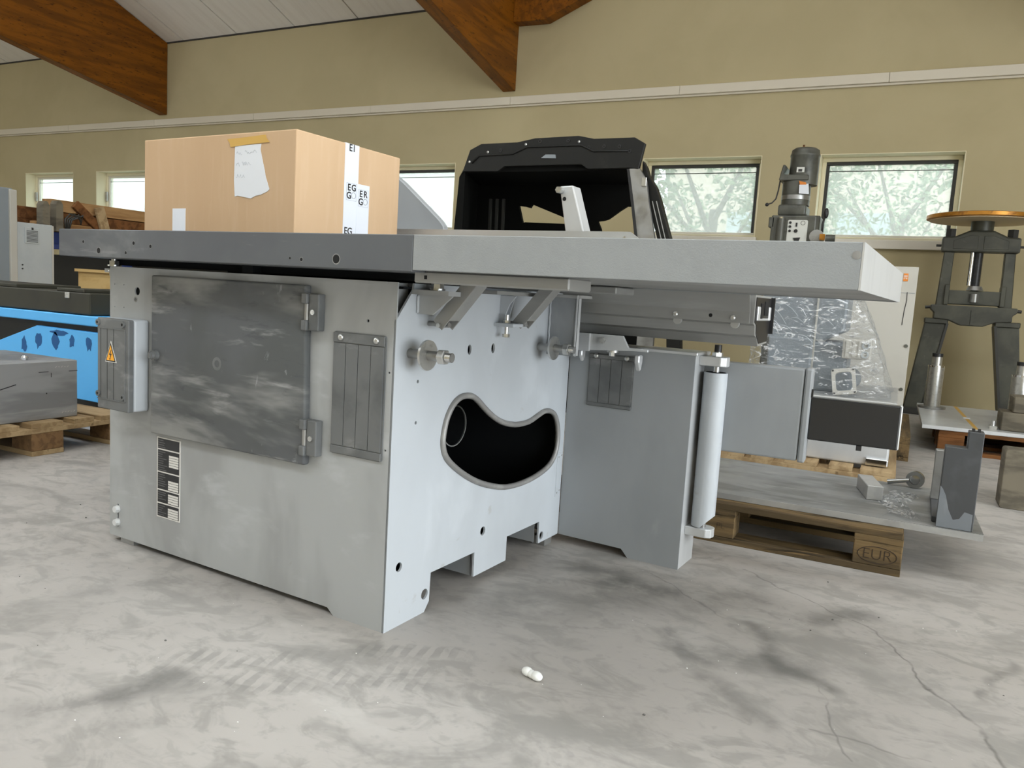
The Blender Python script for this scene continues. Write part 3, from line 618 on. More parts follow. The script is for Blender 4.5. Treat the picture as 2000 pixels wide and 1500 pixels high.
P('casting_rib', MB().box(-.52, -.48, .0, .6, .843, .8630), 'shade_black', slab)
P('chassis_top', MB().box(-L+.006, -.008, .03, .9, .826, .832), 'shade_black')
# levelling bolts between chassis and slab
def jack(x, y, z0, z1, nm='jack_bolt'):
    P(nm, MB().cyl((x, y, z0-.018), (x, y, z1), .008, n=12).hexn((x, y, z0-.018), (x, y, z0-.006), .015).cyl((x, y, z0-.004), (x, y, z0), .019, n=18).cyl((x, y, z0+.012), (x, y, z0+.016), .019, n=18).hexn((x, y, z0+.016), (x, y, z0+.028), .015), 'zinc', smooth=True)
jack(-1.105, .02, .830, .8630)
P('jack_tab', MB().box(-1.13, -1.05, .005, .05, .822, .834).prism([(-1.118, .79), (-1.095, .79), (-1.095, .822), (-1.13, .822)], 'y', .024, .03), 'front_paint')
# extension table: skirted tray
XE = .987; YE = .77; ZS = .8665
ext = P('extension_table', MB().prism([(.136, SY+.003), (XE-.003, SY+.003), (XE-.014, YE), (.136, YE)], 'z', .927, ZT), 'textured_paint')
P('front_skirt', MB().box(.136, XE-.003, SY, SY+.003, ZS, ZT), 'textured_paint', ext, bevel=.001)
P('end_skirt', MB().hexa([(XE-.003, SY, ZS), (XE, SY, ZS), (XE-.011, YE, ZS), (XE-.014, YE, ZS), (XE-.003, SY, ZT), (XE, SY, ZT), (XE-.011, YE, ZT), (XE-.014, YE, ZT)]), 'aluminium_bright', ext)
P('bottom_return', MB().box(.138, XE-.005, SY+.003, SY+.03, ZS, ZS+.0025), 'textured_paint', ext)
P('under_panel', MB().box(.138, XE-.016, SY+.06, YE-.005, ZS+.0025, ZS+.0065), 'aluminium_shaded', ext)
P('back_skirt', MB().box(.136, XE-.015, YE-.003, YE, ZS, .927), 'textured_paint', ext)
P('skirt_hole', MB().cyl((.977, SY-.0006, .919), (.977, SY+.001, .919), .0065, n=14), 'cut_iron', ext)
P('mounting_rail', MB().box(.106, .475, -.08, .02, .842, ZS), 'aluminium_shaded', ext, bevel=.003)
P('mounting_rail', MB().box(.03, .27, .63, .765, .846, ZS), 'aluminium_shaded', ext, bevel=.003)
P('rail_slot', MB().box(.134, .141, -.0808, -.078, .850, .858), 'black_void', ext)
# gusset with jacking bolt on the near corner
g1 = P('corner_gusset', MB().box(0, .105, .052, .135, .816, .827), 'front_paint')
P('gusset_web', MB().prism([(0, .770), (.045, .770), (.10, .815), (.10, .816), (0, .816)], 'y', .075, .081), 'front_paint', g1)
P('weld_bead', MB().tube([(.003, .074+.001*math.sin(i), .772+i*.006) for i in range(8)], .004, 6), 'grey_paint', g1, smooth='all')
jack(.040, .098, .816, .850)
# struts that carry the extension
def strut(y, x0, x1, pin_y):
    p = Vector((x0, y, .745)); q = Vector((x1, y, .872)); d = (q-p).normalized(); n = Vector((-d.z, 0, d.x))
    s = P('strut', MB().beam(p-d*.0+Vector((0, -.022, 0)), q+Vector((0, -.022, 0)), .003, .034, n).beam(p+Vector((0, .022, 0)), q+Vector((0, .022, 0)), .003, .034, n).beam(p+d*.03-n*.0155, q-n*.0155, .044, .003, n), 'aluminium_shaded', bevel=.001)
    P('strut_pin', MB().cyl((0, y, .747), (x0+.018, y, .747), .0065, n=12), 'raw_steel', s, smooth=True)
    P('pin_nut', MB().hexn((x0+.006, y-.03, .745), (x0+.006, y+.03, .745), .006), 'zinc', s)
strut(.125, .042, .150, .115)
strut(.505, .040, .148, .5)
# middle tab with set bolt
t2 = P('stop_tab', MB().prism([(-.002, .425), (.062, .425), (.062, .480), (.03, .495), (-.002, .495)], 'z', .739, .749), 'grey_paint', bevel=.001)
P('tab_web', MB().prism([(0, .749), (.012, .749), (.018, .77), (.03, .80), (.05, .824), (0, .824)], 'y', .452, .457), 'grey_paint', t2)
P('tab_web', MB().prism([(0, .749), (.012, .749), (.014, .77), (.022, .80), (.03, .824), (0, .824)], 'y', .482, .487), 'grey_paint', t2)
P('set_bolt', MB().cyl((.028, .447, .712), (.028, .447, .772), .0055, n=10).hexn((.028, .447, .749), (.028, .447, .757), .010).hexn((.028, .447, .710), (.028, .447, .719), .0105), 'zinc', t2)
P('top_bracket_bar', MB().box(0, .07, .32, .62, .826, .836), 'aluminium_shaded', t2)
# far bracket box
fb = P('side_bracket', MB().box(0, .098, .748, .753, .650, .828), 'wing_paint')
P('bracket_top', MB().box(-.002, .102, .735, .86, .828, .838), 'aluminium', fb, bevel=.001)
P('bracket_end', MB().box(.0945, .098, .742, .770, .652, .828), 'aluminium_bright', fb)
P('weld_bead', MB().tube([(.004+.001*math.sin(i*2), .747, .66+i*.012) for i in range(14)], .0035, 6), 'grey_paint', fb, smooth='all')
# threaded studs with washer and nut
for y, z in ((.054, .676), (.693, .674)):
    st = P('stud', MB().cyl((-.01, y, z), (.098, y, z), .0115, n=18).cyl((.098, y, z), (.123, y, z), .010, n=18), 'raw_steel', smooth=True)
    P('washer', MB().cyl((.050, y, z), (.056, y, z), .036, n=36), 'zinc', st, smooth=True)
    P('nut', MB().hexn((.088, y, z), (.106, y, z), .0185), 'zinc', st, bevel=.0015)
    P('thread', MB().lathe([(.0103+.0009*(i % 2), i*.0015) for i in range(12)], n=14).xf(Matrix.Translation((.106, y, z)) @ Matrix.Rotation(PI/2, 4, 'Y')), 'chrome', st)
# sliding-table beam: bent cover in front of an extruded body
X0, X1 = -.9, .600
bm_ = P('sliding_beam', MB().prism([(.862, .868), (.862, .786), (.880, .780), (.888, .752), (.915, .745), (.937, .719), (1.05, .727), (1.068, .774), (1.068, .868)], 'x', X0, X1), 'aluminium_shaded')
P('cover_strip', MB().prism([(.824, .868), (.838, .832), (.844, .818), (.844, .786), (.848, .786), (.848, .820), (.842, .834), (.828, .868)], 'x', X0, X1-.008), 'aluminium_shaded', bm_)
P('end_plate', MB().prism([(.872, .862), (.872, .79), (.893, .783), (.9, .756), (.942, .727), (1.045, .732), (1.058, .776), (1.058, .862)], 'x', X1, X1+.002), 'black_plastic', bm_)
P('end_slot', MB().box(X1+.002, X1+.004, .975, 1.02, .81, .852), 'black_void', bm_)
P('end_slot', MB().box(X1+.002, X1+.004, .925, .950, .80, .846), 'black_void', bm_)
P('end_guide', MB().box(X1-.01, X1+.006, .885, .915, .795, .836).box(X1-.01, X1+.006, 1.03, 1.05, .795, .836).box(X1-.002, X1+.005, .915, 1.03, .795, .802), 'aluminium_bright', bm_, bevel=.002)
P('end_blade', MB().box(X1, X1+.012, 1.06, 1.068, .755, .865), 'black_plastic', bm_)
for x in (.374, .545):
    P('cover_screw', MB().lathe([(.0075, 0), (.0075, .002), (.004, .005)], n=14).xf(Matrix.Translation((x, .844, .800)) @ Matrix.Rotation(PI/2, 4, 'X')), 'zinc', bm_, smooth=True)
    P('screw_nut', MB().cyl((x+.006, .846, .782), (x+.006, .858, .782), .012, n=14), 'aluminium', bm_)
P('cover_hole', MB().cyl((.480, .8435, .803), (.480, .846, .803), .0055, n=12), 'black_void', bm_)
# bracket that carries the beam on the wing
bk = P('beam_bracket', MB().prism([(.050, .664), (.236, .676), (.290, .676), (.290, .684), (.226, .684), (.205, .720), (.050, .720)], 'y', .862, .872), 'aluminium_bright', bevel=.001)
P('bracket_cheek', MB().box(.046, .095, .852, .862, .664, .720), 'aluminium_bright', bk)
P('bracket_plate', MB().box(.05, .26, .872, .93, .676, .684), 'aluminium_bright', bk)
P('bracket_bolt', MB().hexn((.137, .862, .701), (.137, .853, .701), .011), 'zinc', bk)
P('under_bolt', MB().cyl((.160, .895, .664), (.160, .895, .676), .020, n=18).hexn((.160, .895, .652), (.160, .895, .664), .011), 'zinc', bk)
P('hook', MB().prism([(.868, .664), (.900, .664), (.900, .640), (.888, .612), (.868, .640)], 'x', .246, .262), 'aluminium_bright', bk, bevel=.003)
P('hook', MB().prism([(.872, .664), (.900, .664), (.900, .645), (.888, .625), (.872, .645)], 'x', .052, .064), 'aluminium_bright', bk, bevel=.003)
# pivot tube with clamps and the telescopic swing arm
px, py = .472, .985
tubb = MB().cyl((px, py, .138), (px, py, .626), .036, n=40).bisect((px+.036, py, .175), Vector((.72, 0, -.69)))
pv = P('pivot_tube', tubb, 'grey_paint', smooth=True)
P('tube_bore', MB().cyl((px, py, .6262), (px, py, .6268), .031, n=32), 'shade_black', pv)
P('pivot_rod', MB().cyl((px, py, .10), (px, py, .70), .010, n=16), 'raw_steel', pv, smooth=True)
P('rod_end', MB().cyl((px, py, .690), (px, py, .712), .011, n=16), 'black_plastic', pv, smooth=True)
for z0, z1 in ((.646, .676), (.106, .134)):
    P('pivot_clamp', MB().prism([(.424, .955), (.49, .955), (.506, .965), (.510, .985), (.506, 1.005), (.49, 1.015), (.424, 1.015)], 'z', z0, z1), 'aluminium_bright', pv, bevel=.002)
P('clamp_nut', MB().hexn((px, py, .676), (px, py, .688), .017), 'zinc', pv)
P('gap_plate', MB().box(.427, .440, 1.02, 1.05, .12, .66), 'black_plastic', pv)
a5 = math.radians(5); arm_m = Matrix.Translation((.480, 1.02, 0)) @ Matrix.Rotation(a5, 4, 'Z')
arm = P('swing_arm', MB().box(-.06, .245, 0, .055, .377, .659).xf(arm_m), 'wing_paint', bevel=.006, seg=2)
P('arm_end_cap', MB().box(.246, .268, -.004, .059, .374, .662).xf(arm_m), 'wing_paint', arm, bevel=.006, seg=2)
ib = P('inner_bar', MB().box(.268, .514, .010, .046, .446, .575).xf(arm_m), 'black_bar', arm, bevel=.004, seg=2)
P('bar_edge', MB().box(.508, .517, .012, .044, .446, .577).xf(arm_m), 'aluminium', ib, bevel=.003)
P('bar_catch', MB().box(.405, .420, .006, .02, .432, .446).xf(arm_m), 'black_plastic', ib)
P('arm_clip', MB().box(.268, .273, .0, .012, .575, .60).xf(arm_m), 'black_plastic', arm)

# ------------------------------------------------------------------ cardboard box on the slab
bo = tag(empty('cardboard_box', m2r(-.439, .1, .9390), -W), 'large sealed brown cardboard box standing on the dark saw table', 'box')
BW, BD, BH = .640, .430, .287
MB().box(-BW, 0, 0, BD, 0, BH).build('carton', 'cardboard', bo, bevel=.003, seg=2)
MB().box(-BW+.004, -.004, BD/2-.002, BD/2+.002, BH, BH+.0008).build('flap_seam', 'print_black', bo)
nt_ = MB().prism([(-.235, .252), (-.131, .254), (-.134, .240), (-.124, .208), (-.115, .181), (-.112, .168), (-.096, .133), (-.104, .127), (-.129, .119), (-.150, .116), (-.168, .109), (-.175, .110), (-.200, .114), (-.222, .117), (-.233, .115), (-.237, .16)], 'y', -.0015, -.0007)
note = nt_.build('torn_note', 'paper', bo)
tag(note, 'torn white paper note taped to the box')
# pencil lines on the note
pm = MB(); rnd = random.Random(11)
def scribble(x0, x1, z):
    x = x0; pts = []
    while x < x1:
        pts.append((x, -.0018, z+rnd.uniform(-.005, .006))); x += rnd.uniform(.0025, .0045)
    pm.tube(pts, .00045, 4)
scribble(-.228, -.205, .232); scribble(-.194, -.146, .233); scribble(-.228, -.214, .201); scribble(-.206, -.166, .203); scribble(-.228, -.192, .170)
pm.build('handwriting', 'pencil', note)
MB().prism([(-.266, .272), (-.190, .274), (-.114, .277), (-.110, .268), (-.098, .257), (-.190, .254), (-.252, .250), (-.256, .262)], 'y', -.0028, -.0019).build('masking_tape', 'masking_tape', bo)
MB().box(-.504, -.445, -.0008, 0, 0, .083).build('tape_end', 'white_tape', bo)
t1 = MB().box(0, .0008, .184, .242, 0, BH).build('packing_tape', 'white_tape', bo)
MB().box(-.05, 0, .184, .242, BH, BH+.0008).build('tape_fold', 'white_tape', t1)
t2_ = MB().box(.0008, .0016, .238, .291, 0, .181).build('packing_tape', 'white_tape', bo)
R_, U_ = (0, 1, 0), (0, 0, 1)
def logo(tp, xx, y0, z0, second):
    text('print_letter', 'E', .026, 'print_black', tp, (xx, y0+.0115, z0-.0125), R_, U_, offset=.0006)
    text('print_letter', 'G', .027, 'print_black', tp, (xx, y0+.0115, z0-.0350), R_, U_, offset=.0006)
    text('print_letter', 'R' if second else 'G', .026, 'print_black', tp, (xx, y0+.031, z0-.012), R_, U_, offset=.0006)
    text('print_letter', 'O', .028, 'print_grey', tp, (xx, y0+.031, z0-.034), R_, U_, offset=-.0005)
    z1 = z0-.048
    MB().box(xx, xx+.0003, y0, y0+.042, z0, z0+.0006).box(xx, xx+.0003, y0, y0+.042, z1, z1+.0006).box(xx, xx+.0003, y0, y0+.0006, z1, z0).box(xx, xx+.0003, y0+.042, y0+.0426, z1, z0).build('print_frame', 'print_grey', tp)
logo(t1, .0011, .193, .178, False); logo(t2_, .0019, .243, .166, True)
text('print_letter', 'E1', .028, 'print_black', t1, (.0011, .213, .276), R_, U_, offset=.0004)
text('print_letter', 'EG', .028, 'print_black', t1, (.0011, .206, .042), R_, U_, offset=.0005)

# ------------------------------------------------------------------ fence, stop and guard lying on the extension
fe = tag(empty('crosscut_fence', m2r(0, .60, .9390), -W), 'flat aluminium fence rail lying across the grey extension table', 'fence')
MB().prism([(-.62, 0), (.334, 0), (.334, .062), (.310, .078), (-.62, .078)], 'y', 0, .006).build('face_plate', 'aluminium', fe)
MB().box(-.62, .31, .006, .012, .0, .022).build('rail', 'aluminium', fe, bevel=.002)
MB().cyl((.295, -.0008, .062), (.295, 0, .062), .004, n=12).build('rivet', 'zinc', fe)
ar = tag(empty('flip_stop', m2r(.13, .68, .9390), -W), 'light grey sloping stop arm with bolt rising behind the fence', 'stop arm')
MB().hexa([(-.010, -.062, .0), (.058, -.062, .0), (.058, -.01, .0), (-.010, -.01, .0), (-.055, -.062, .206), (-.012, -.062, .208), (-.012, -.01, .208), (-.055, -.01, .206)]).build('arm', 'aluminium_bright', ar, bevel=.004, seg=2)
MB().box(-.03, .08, -.062, .06, 0, .012).build('foot', 'aluminium', ar)
MB().cyl((-.046, -.062, .193), (-.046, -.070, .193), .009, n=16).hexn((-.046, -.070, .193), (-.046, -.086, .193), .0095).build('bolt', 'zinc', ar)
MB().cyl((-.036, -.0625, .170), (-.036, -.0615, .170), .006, n=14).build('bolt_hole', 'black_void', ar)
gp = tag(empty('guard_plate', m2r(-.62, .965, .9390), -W), 'grey sheet metal saw guard with sloping edge behind the cardboard box', 'guard')
MB().prism([(-.25, .10), (-.25, .35), (-.153, .2855), (-.072, .2215), (.022, .1465), (.042, .125), (.047, .10)], 'y', 0, .03).build('shield', 'wing_paint', gp, bevel=.003)
MB().box(-.20, .55, -.05, .16, 0, .10).build('rest_profile', 'aluminium', gp, bevel=.003)
MB().box(-.2, .5, -.052, -.05, .05, .056).build('groove', 'black_plastic', gp)

# ------------------------------------------------------------------ pallets
def pallet(loc, rz, mat, label, block='pressed_block', nm='euro_pallet', dark=None):
    """1200 x 800 pallet; local x along the 1200 side, origin at its low corner"""
    r = tag(empty(nm, loc, rz), label, 'pallet'); rnd = random.Random(int(loc[0]*100))
    for y, w in ((0, .145), (.1775, .1), (.3275, .145), (.5225, .1), (.655, .145)):
        MB().box(rnd.uniform(0, .004), 1.2-rnd.uniform(0, .004), y, y+w, .122, .144).build('deck_board', mat, r, bevel=.0015)
    for x in (0, .5275, 1.055): MB().box(x, x+.145, 0, .8, .1, .122).build('cross_board', mat, r, bevel=.0015)
    for x in (0, .5275, 1.055):
        for y, w in ((0, .1), (.3275, .145), (.7, .1)): MB().box(x, x+.145, y, y+w, .022, .1).build('block', block, r, bevel=.003)
    for y, w in ((0, .1), (.3275, .145), (.7, .1)): MB().box(0, 1.2, y, y+w, 0, .022).build('skid_board', mat, r, bevel=.0015)
    return r
pe = pallet((-.083, 1.25, 0), 0, 'pallet_wood_old', 'weathered euro pallet branded EUR under the steel plate', 'pallet_wood_old')
text('brand_text', 'EUR', .050, 'burnt_text', pe, (1.128, -.001, .059), (1, 0, 0), (0, 0, 1), offset=-.001)
MB().tube([(1.128+.058*math.cos(2*PI*i/40), -.0008, .059+.027*math.sin(2*PI*i/40)) for i in range(40)], .0012, 5, closed=True).build('brand_oval', 'burnt_text', pe)
text('brand_text', 'PL', .032, 'burnt_text', pe, (.625, -.001, .062), (1, 0, 0), (0, 0, 1), offset=-.001)
pallet((-3.49, .255, 0), 0, 'pallet_wood', 'pale new euro pallet under the bright steel block')
pallet((1.085, 2.30, 0), PI/2, 'pallet_wood', 'pale pallet under the film-wrapped gear motor')
pallet((1.155, 3.53, 0), PI/2, 'pallet_wood_old', 'dark brown pallet under the tall white cabinet', 'pallet_wood_old')
pallet((1.32, 4.06, 0), 0, 'pallet_wood_red', 'reddish pallet under the plate with two steel cylinders', 'pallet_wood_red')

# steel plate and the pieces lying on it
sp = tag(empty('steel_plate', (0, 0, .1445)), 'large grey steel plate lying on the pallet branded EUR', 'plate')
MB().prism([(.28, 1.315), (1.338, 1.325), (1.330, 1.955), (.28, 1.975)], 'z', 0, .022).build('plate', 'plate_steel', sp)
MB().box(.28, 1.337, 1.3135, 1.3195, .001, .0215).build('sawn_edge', 'plate_edge', sp)
ZP = .1670
def bar(x0, x1, y0, y1, h, rz, name, mat, label, cat):
    cx, cy = (x0+x1)/2, (y0+y1)/2; r = tag(empty(name, (cx, cy, ZP), rz), label, cat)
    return r, (x1-x0)/2, (y1-y0)/2
o = MB().box(-.027, .027, -.10, .10, 0, .052).build('steel_bar', 'plate_edge', bevel=.002, loc=(.995, 1.675, ZP), rot=(0, 0, math.radians(12)))
tag(o, 'short square steel bar lying on the steel plate', 'bar')
eb = tag(empty('eye_bolt', (1.150, 1.915, ZP), math.radians(-8)), 'shiny steel eye fitting with a spanner-like shank on the plate', 'eye bolt')
MB().ring((0, -.012, .034), (0, .012, .034), .033, .019, 32).build('eye', 'dark_chrome', eb, smooth=True)
MB().lathe([(.018, -.008), (.018, .008), (.008, .010)], n=20).xf(Matrix.Translation((0, 0, .034)) @ Matrix.Rotation(PI/2, 4, 'X')).build('hub', 'dark_chrome', eb, smooth=True)
MB().cyl((-.02, -.01, .030), (-.095, -.02, .012), .008, .0105, n=12).build('shank', 'dark_chrome', eb, smooth=True)
surf('film_glint_white', (.85, .87, .9), .2)
ib_ = tag(empty('iron_rail', (1.204, 1.33, ZP), math.radians(-1)), 'tall dark notched iron rail with bright scraped patch standing on the plate', 'rail')
MB().prism([(0, 0), (.103, 0), (.103, .318), (.060, .318), (.060, .263), (0, .263)], 'y', 0, .055).build('rail_body', 'oiled_iron', ib_, bevel=.002)
MB().box(.068, .076, .012, .03, .318, .327).build('stop_pin', 'black_plastic', ib_)
MB().box(.084, .092, .012, .03, .318, .327).build('stop_pin', 'black_plastic', ib_)
MB().prism([(0, .001), (.098, .001), (.098, .055), (.075, .060), (.062, .035), (.045, .03), (.03, .06), (.018, .105), (.008, .125), (0, .135)], 'y', -.0006, 0).build('scraped_patch', 'scraped_iron', ib_)
MB().box(-.012, .016, .055, .47, 0, .020).build('side_rail', 'oiled_iron', ib_, bevel=.002)
MB().box(-.014, .014, .33, .37, .020, .200).build('side_lug', 'raw_steel', ib_, bevel=.002)
MB().box(.02, .09, .055, .10, 0, .12).build('rear_rib', 'oiled_iron', ib_, bevel=.002)
fs = MB(); gx, gy = 26, 60
grid = []
for j in range(gy+1):
    row = []
    for i in range(gx+1):
        u, v = i/gx, j/gy; x = 1.045+.10*u+.018*math.sin(v*9); y = 1.35+.47*v+.02*math.sin(u*5)
        q = Vector((x*38, y*30, 1.3)); z = .0012+.016*abs(mnoise.noise(q))+.007*abs(mnoise.noise(q*2.7)); z *= min(1, 6*u, 6*(1-u), 8*v, 8*(1-v))
        row.append(fs.b.verts.new((x, y, z+.0006)))
    grid.append(row)
for j in range(gy):
    for i in range(gx): fs.b.faces.new((grid[j][i], grid[j][i+1], grid[j+1][i+1], grid[j+1][i]))
o = fs.build('film_scrap', 'stretch_film', loc=(0, 0, ZP), smooth='all'); tag(o, 'crumpled clear film scrap lying on the steel plate', 'film')

# bright block on the left pallet
sb = tag(empty('steel_block', (-2.36, .0, .1445)), 'big bright milled steel block on the pale pallet', 'steel block')
MB().box(-.55, 0, -.15, .842, 0, .262).build('block', 'steel_block', sb, bevel=.003)
for a in ((.66, .705, .214, .2165), (.716, .7185, .19, .21), (.80, .842, .212, .2145)):
    MB().box(0, .0006, *a).build('marker_stroke', 'print_black', sb)
MB().beam((.0004, .46, .142), (.0004, .56, .168), .0008, .004).build('marker_stroke', 'print_black', sb)
MB().cyl((-.0004, .695, .118), (.0006, .695, .118), .003, n=10).build('marker_dot', 'print_black', sb)
cm = MB()
for k in range(5): cm.beam((.0004, .735+k*.014, .232+.003*(k % 2)), (.0004, .743+k*.014, .238-.004*(k % 2)), .0006, .0015)
for k in range(5): cm.beam((.0004, .765+k*.014, .022+.003*(k % 2)), (.0004, .773+k*.014, .028-.004*(k % 2)), .0006, .0015)
cm.build('chalk_writing', 'rating_white', sb)
MB().lathe([(.012, 0), (.016, .012), (.008, .02)], n=12).xf(Matrix.Translation((-.10, .66, .262))).build('swarf_knob', 'chrome', sb, smooth=True)

# ------------------------------------------------------------------ blue machine and neighbours at the left
bl = tag(empty('blue_machine', (0, 0, 0)), 'bright blue machine base with scuffed panel and dark cover', 'machine')
YB = 1.42
MB().prism([(-4.9, .10), (-2.98, .07), (-2.98, .47), (-3.58, .475), (-4.20, .28), (-4.9, .10)][:-1], 'y', YB, YB+.5).build('side_panel', 'machine_blue', bl, bevel=.004)
MB().box(-4.9, -3.0, YB+.01, YB+.49, 0, .10).build('plinth', 'black_paint', bl)
MB().box(-4.9, -2.98, YB-.01, YB+.5, .505, .562).build('rail', 'machine_blue', bl, bevel=.005)
MB().box(-4.9, -3.0, YB+.03, YB+.47, .20, .506).build('bellows', 'black_paint', bl)
cv = MB().box(-4.9, -3.09, YB+.0, YB+.46, .566, .690).build('dark_cover', 'khaki_cover', bl, bevel=.006)
MB().box(-3.42, -3.17, YB+.02, YB+.44, .690, .710).build('cover_step', 'khaki_cover', cv, bevel=.004)
MB().box(-4.9, -3.80, YB+.02, YB+.44, .690, .712).build('cover_step', 'khaki_cover', cv, bevel=.004)
MB().box(-3.305, -3.265, YB-.006, YB, .655, .688).build('latch', 'zinc', cv, bevel=.002)
rnd = random.Random(2)
def blob(cx, cz, w, h, seed):
    r2 = random.Random(seed); n = 13
    return [(cx+w*math.cos(2*PI*i/n)*r2.uniform(.55, 1.1), cz+h*math.sin(2*PI*i/n)*r2.uniform(.55, 1.1)) for i in range(n)]
for k, (cx, cz, w, h) in enumerate(((-3.70, .355, .025, .05), (-3.56, .385, .028, .05), (-3.40, .395, .03, .055), (-3.25, .405, .022, .045), (-3.10, .405, .03, .045), (-3.36, .448, .075, .018))):
    MB().prism(blob(cx, cz, w*1.35, h*1.05, k+4), 'y', YB-.0008, YB).build('scuff', 'blue_scuff', bl)
ca = tag(empty('switch_cabinet', (-5.2, 0, 0)), 'tall light grey switch cabinet at the edge of the picture', 'cabinet')
MB().box(-.7, 0, 1.5, 2.27, 0, 1.41).build('body', 'cabinet_dark', ca, bevel=.008, seg=2)
MB().box(-.02, .02, 2.235, 2.29, 0, 1.40).build('edge_strip', 'white_sheet', ca, bevel=.004)
MB().box(-.2, -.1, 1.9, 2.1, 1.41, 1.45).build('top_fitting', 'frame_dark', ca)
cb = tag(empty('switch_cabinet', (-5.2, 0, 0)), 'lower light grey cabinet with a louvred vent', 'cabinet')
MB().box(-.7, 0, 2.30, 2.585, 0, 1.16).build('body', 'cabinet_grey', cb, bevel=.006, seg=2)
MB().box(-.1, .004, 2.575, 2.59, 0, 1.155).build('edge_strip', 'white_sheet', cb)
vt = MB().box(0, .006, 2.355, 2.47, 1.00, 1.125).build('vent_frame', 'cabinet_grey', cb, bevel=.002)
for k in range(9): MB().box(.0055, .008, 2.368, 2.458, 1.012+k*.0105, 1.016+k*.0105).build('louvre', 'frame_dark', cb)
MB().box(.004, .009, 2.408, 2.422, 1.108, 1.126).build('vent_clip', 'frame_dark', cb)
for z in (.83, .80): MB().cyl((0, 2.335, z), (.006, 2.335, z), .006, n=10).build('plug', 'frame_dark', cb)
# plywood crate
pc = tag(empty('plywood_crate', (0, 0, 0)), 'pale plywood crate standing behind the dark cover', 'crate')
MB().box(-5.05, -3.9, 2.70, 3.3, .02, .802).build('crate_wall', 'plywood', pc)
MB().box(-5.07, -3.88, 2.68, 3.32, .802, .825).build('crate_lid', 'plywood', pc)
for x in (-4.95, -4.0): MB().box(x-.05, x+.05, 2.7, 3.3, 0, .02).build('crate_runner', 'plywood', pc)
# blue rack with timber on top
rk = tag(empty('storage_rack', (0, 0, 0)), 'dark blue steel storage rack behind the cabinets', 'rack')
for x in (-7.3, -5.45):
    for y in (3.42, 4.9): MB().box(x-.05, x+.05, y-.05, y+.05, 0, 1.12).build('upright', 'rack_blue', rk)
for y in (3.42, 4.9): MB().box(-7.3, -5.4, y-.03, y+.03, 1.00, 1.12).build('cross_beam', 'rack_blue', rk)
for x in (-7.3, -5.45): MB().box(x-.03, x+.03, 2.6, 4.95, 1.02, 1.12).build('side_beam', 'rack_blue', rk)
MB().box(-7.2, -5.5, 3.5, 4.85, .35, .37).build('shelf', 'black_paint', rk)
MB().box(-7.2, -5.5, 3.5, 4.85, .37, .95).build('dark_void_fill', 'black_paint', rk)  # black box put in for the dark void inside the rack
def timber(p, q, w, h, label, mat='timber', up=(0, 0, 1)):
    o = MB().beam(p, q, w, h, up).build('timber_beam', mat, bevel=.003); tag(o, label, 'timber', 'timber stacked on the rack')
timber((-5.50, 2.62, 1.16), (-5.50, 4.95, 1.16), .12, .08, 'lowest squared timber on the blue rack', 'timber')
timber((-5.50, 2.70, 1.245), (-5.50, 4.95, 1.245), .10, .085, 'reddish squared timber in the middle of the rack stack', 'pallet_wood_red')
timber((-5.52, 2.74, 1.345), (-5.52, 4.95, 1.345), .12, .10, 'topmost squared timber on the blue rack', 'timber')
timber((-5.72, 2.55, 1.17), (-5.72, 4.9, 1.17), .12, .10, 'rear lower timber hidden behind the rack stack', 'pallet_wood_red')
timber((-5.72, 2.50, 1.27), (-5.72, 4.9, 1.27), .12, .10, 'rear upper timber with short end showing on the rack', 'pallet_wood_red')
timber((-5.425, 2.93, 1.375), (-5.425, 3.22, 1.135), .03, .075, 'diagonal board nailed across the timber stack', 'pallet_wood_red')
timber((-5.39, 3.13, 1.37), (-5.39, 3.20, 1.14), .03, .085, 'upright board leaning on the timber stack', 'pallet_wood')
for k, (y, z1) in enumerate(((2.545, 1.36), (2.66, 1.38))):
    o = MB().prism([(y-.03, 1.125), (y+.035, 1.125), (y+.03, z1-.03), (y+.01, z1), (y-.015, z1), (y-.03, z1-.03)], 'x', -5.44, -5.36).xf(Matrix.Translation((0, .09, 0))).build('wooden_stake', 'worn_stone'); tag(o, ('shorter' if k == 0 else 'taller')+' grey wooden stake at the end of the timber stack', 'stake')
wr = MB()
for k in range(4): wr.tube([(-5.36, 2.80+.01*k, 1.14), (-5.35, 2.79+.02*k, 1.23), (-5.36, 2.84+.04*k, 1.28), (-5.35, 2.93, 1.26-.02*k)], .008, 6)
o = wr.build('cable_loop', 'frame_dark', smooth='all'); tag(o, 'loops of dark cable hanging on the timber stack', 'cable')

# ------------------------------------------------------------------ black cab frame behind the saw
cab = tag(empty('cab_frame', (0, 0, 0)), 'black steel vehicle cab shell with bolted visor behind the saw', 'cab')
YC = 3.0
vis = MB().prism([(-1.642, 1.570), (-1.614, 1.619), (-1.572, 1.738), (-1.491, 1.774), (-1.234, 1.776), (-1.111, 1.797), (-.821, 1.802), (-.721, 1.781), (-.466, 1.781), (-.401, 1.744), (-.423, 1.634), (-.43, 1.598), (-.483, 1.606), (-.75, 1.604), (-.792, 1.632), (-1.315, 1.630), (-1.36, 1.599), (-1.613, 1.602)], 'y', YC, YC+.03).build('visor', 'black_paint', cab, bevel=.003)
MB().tube([(-1.55, YC-.002, 1.655), (-1.50, YC-.002, 1.70), (-1.26, YC-.002, 1.705), (-1.16, YC-.002, 1.745), (-.80, YC-.002, 1.745), (-.72, YC-.002, 1.708), (-.50, YC-.002, 1.705)], .006, 6).build('pressed_bead', 'black_paint', vis, smooth='all')
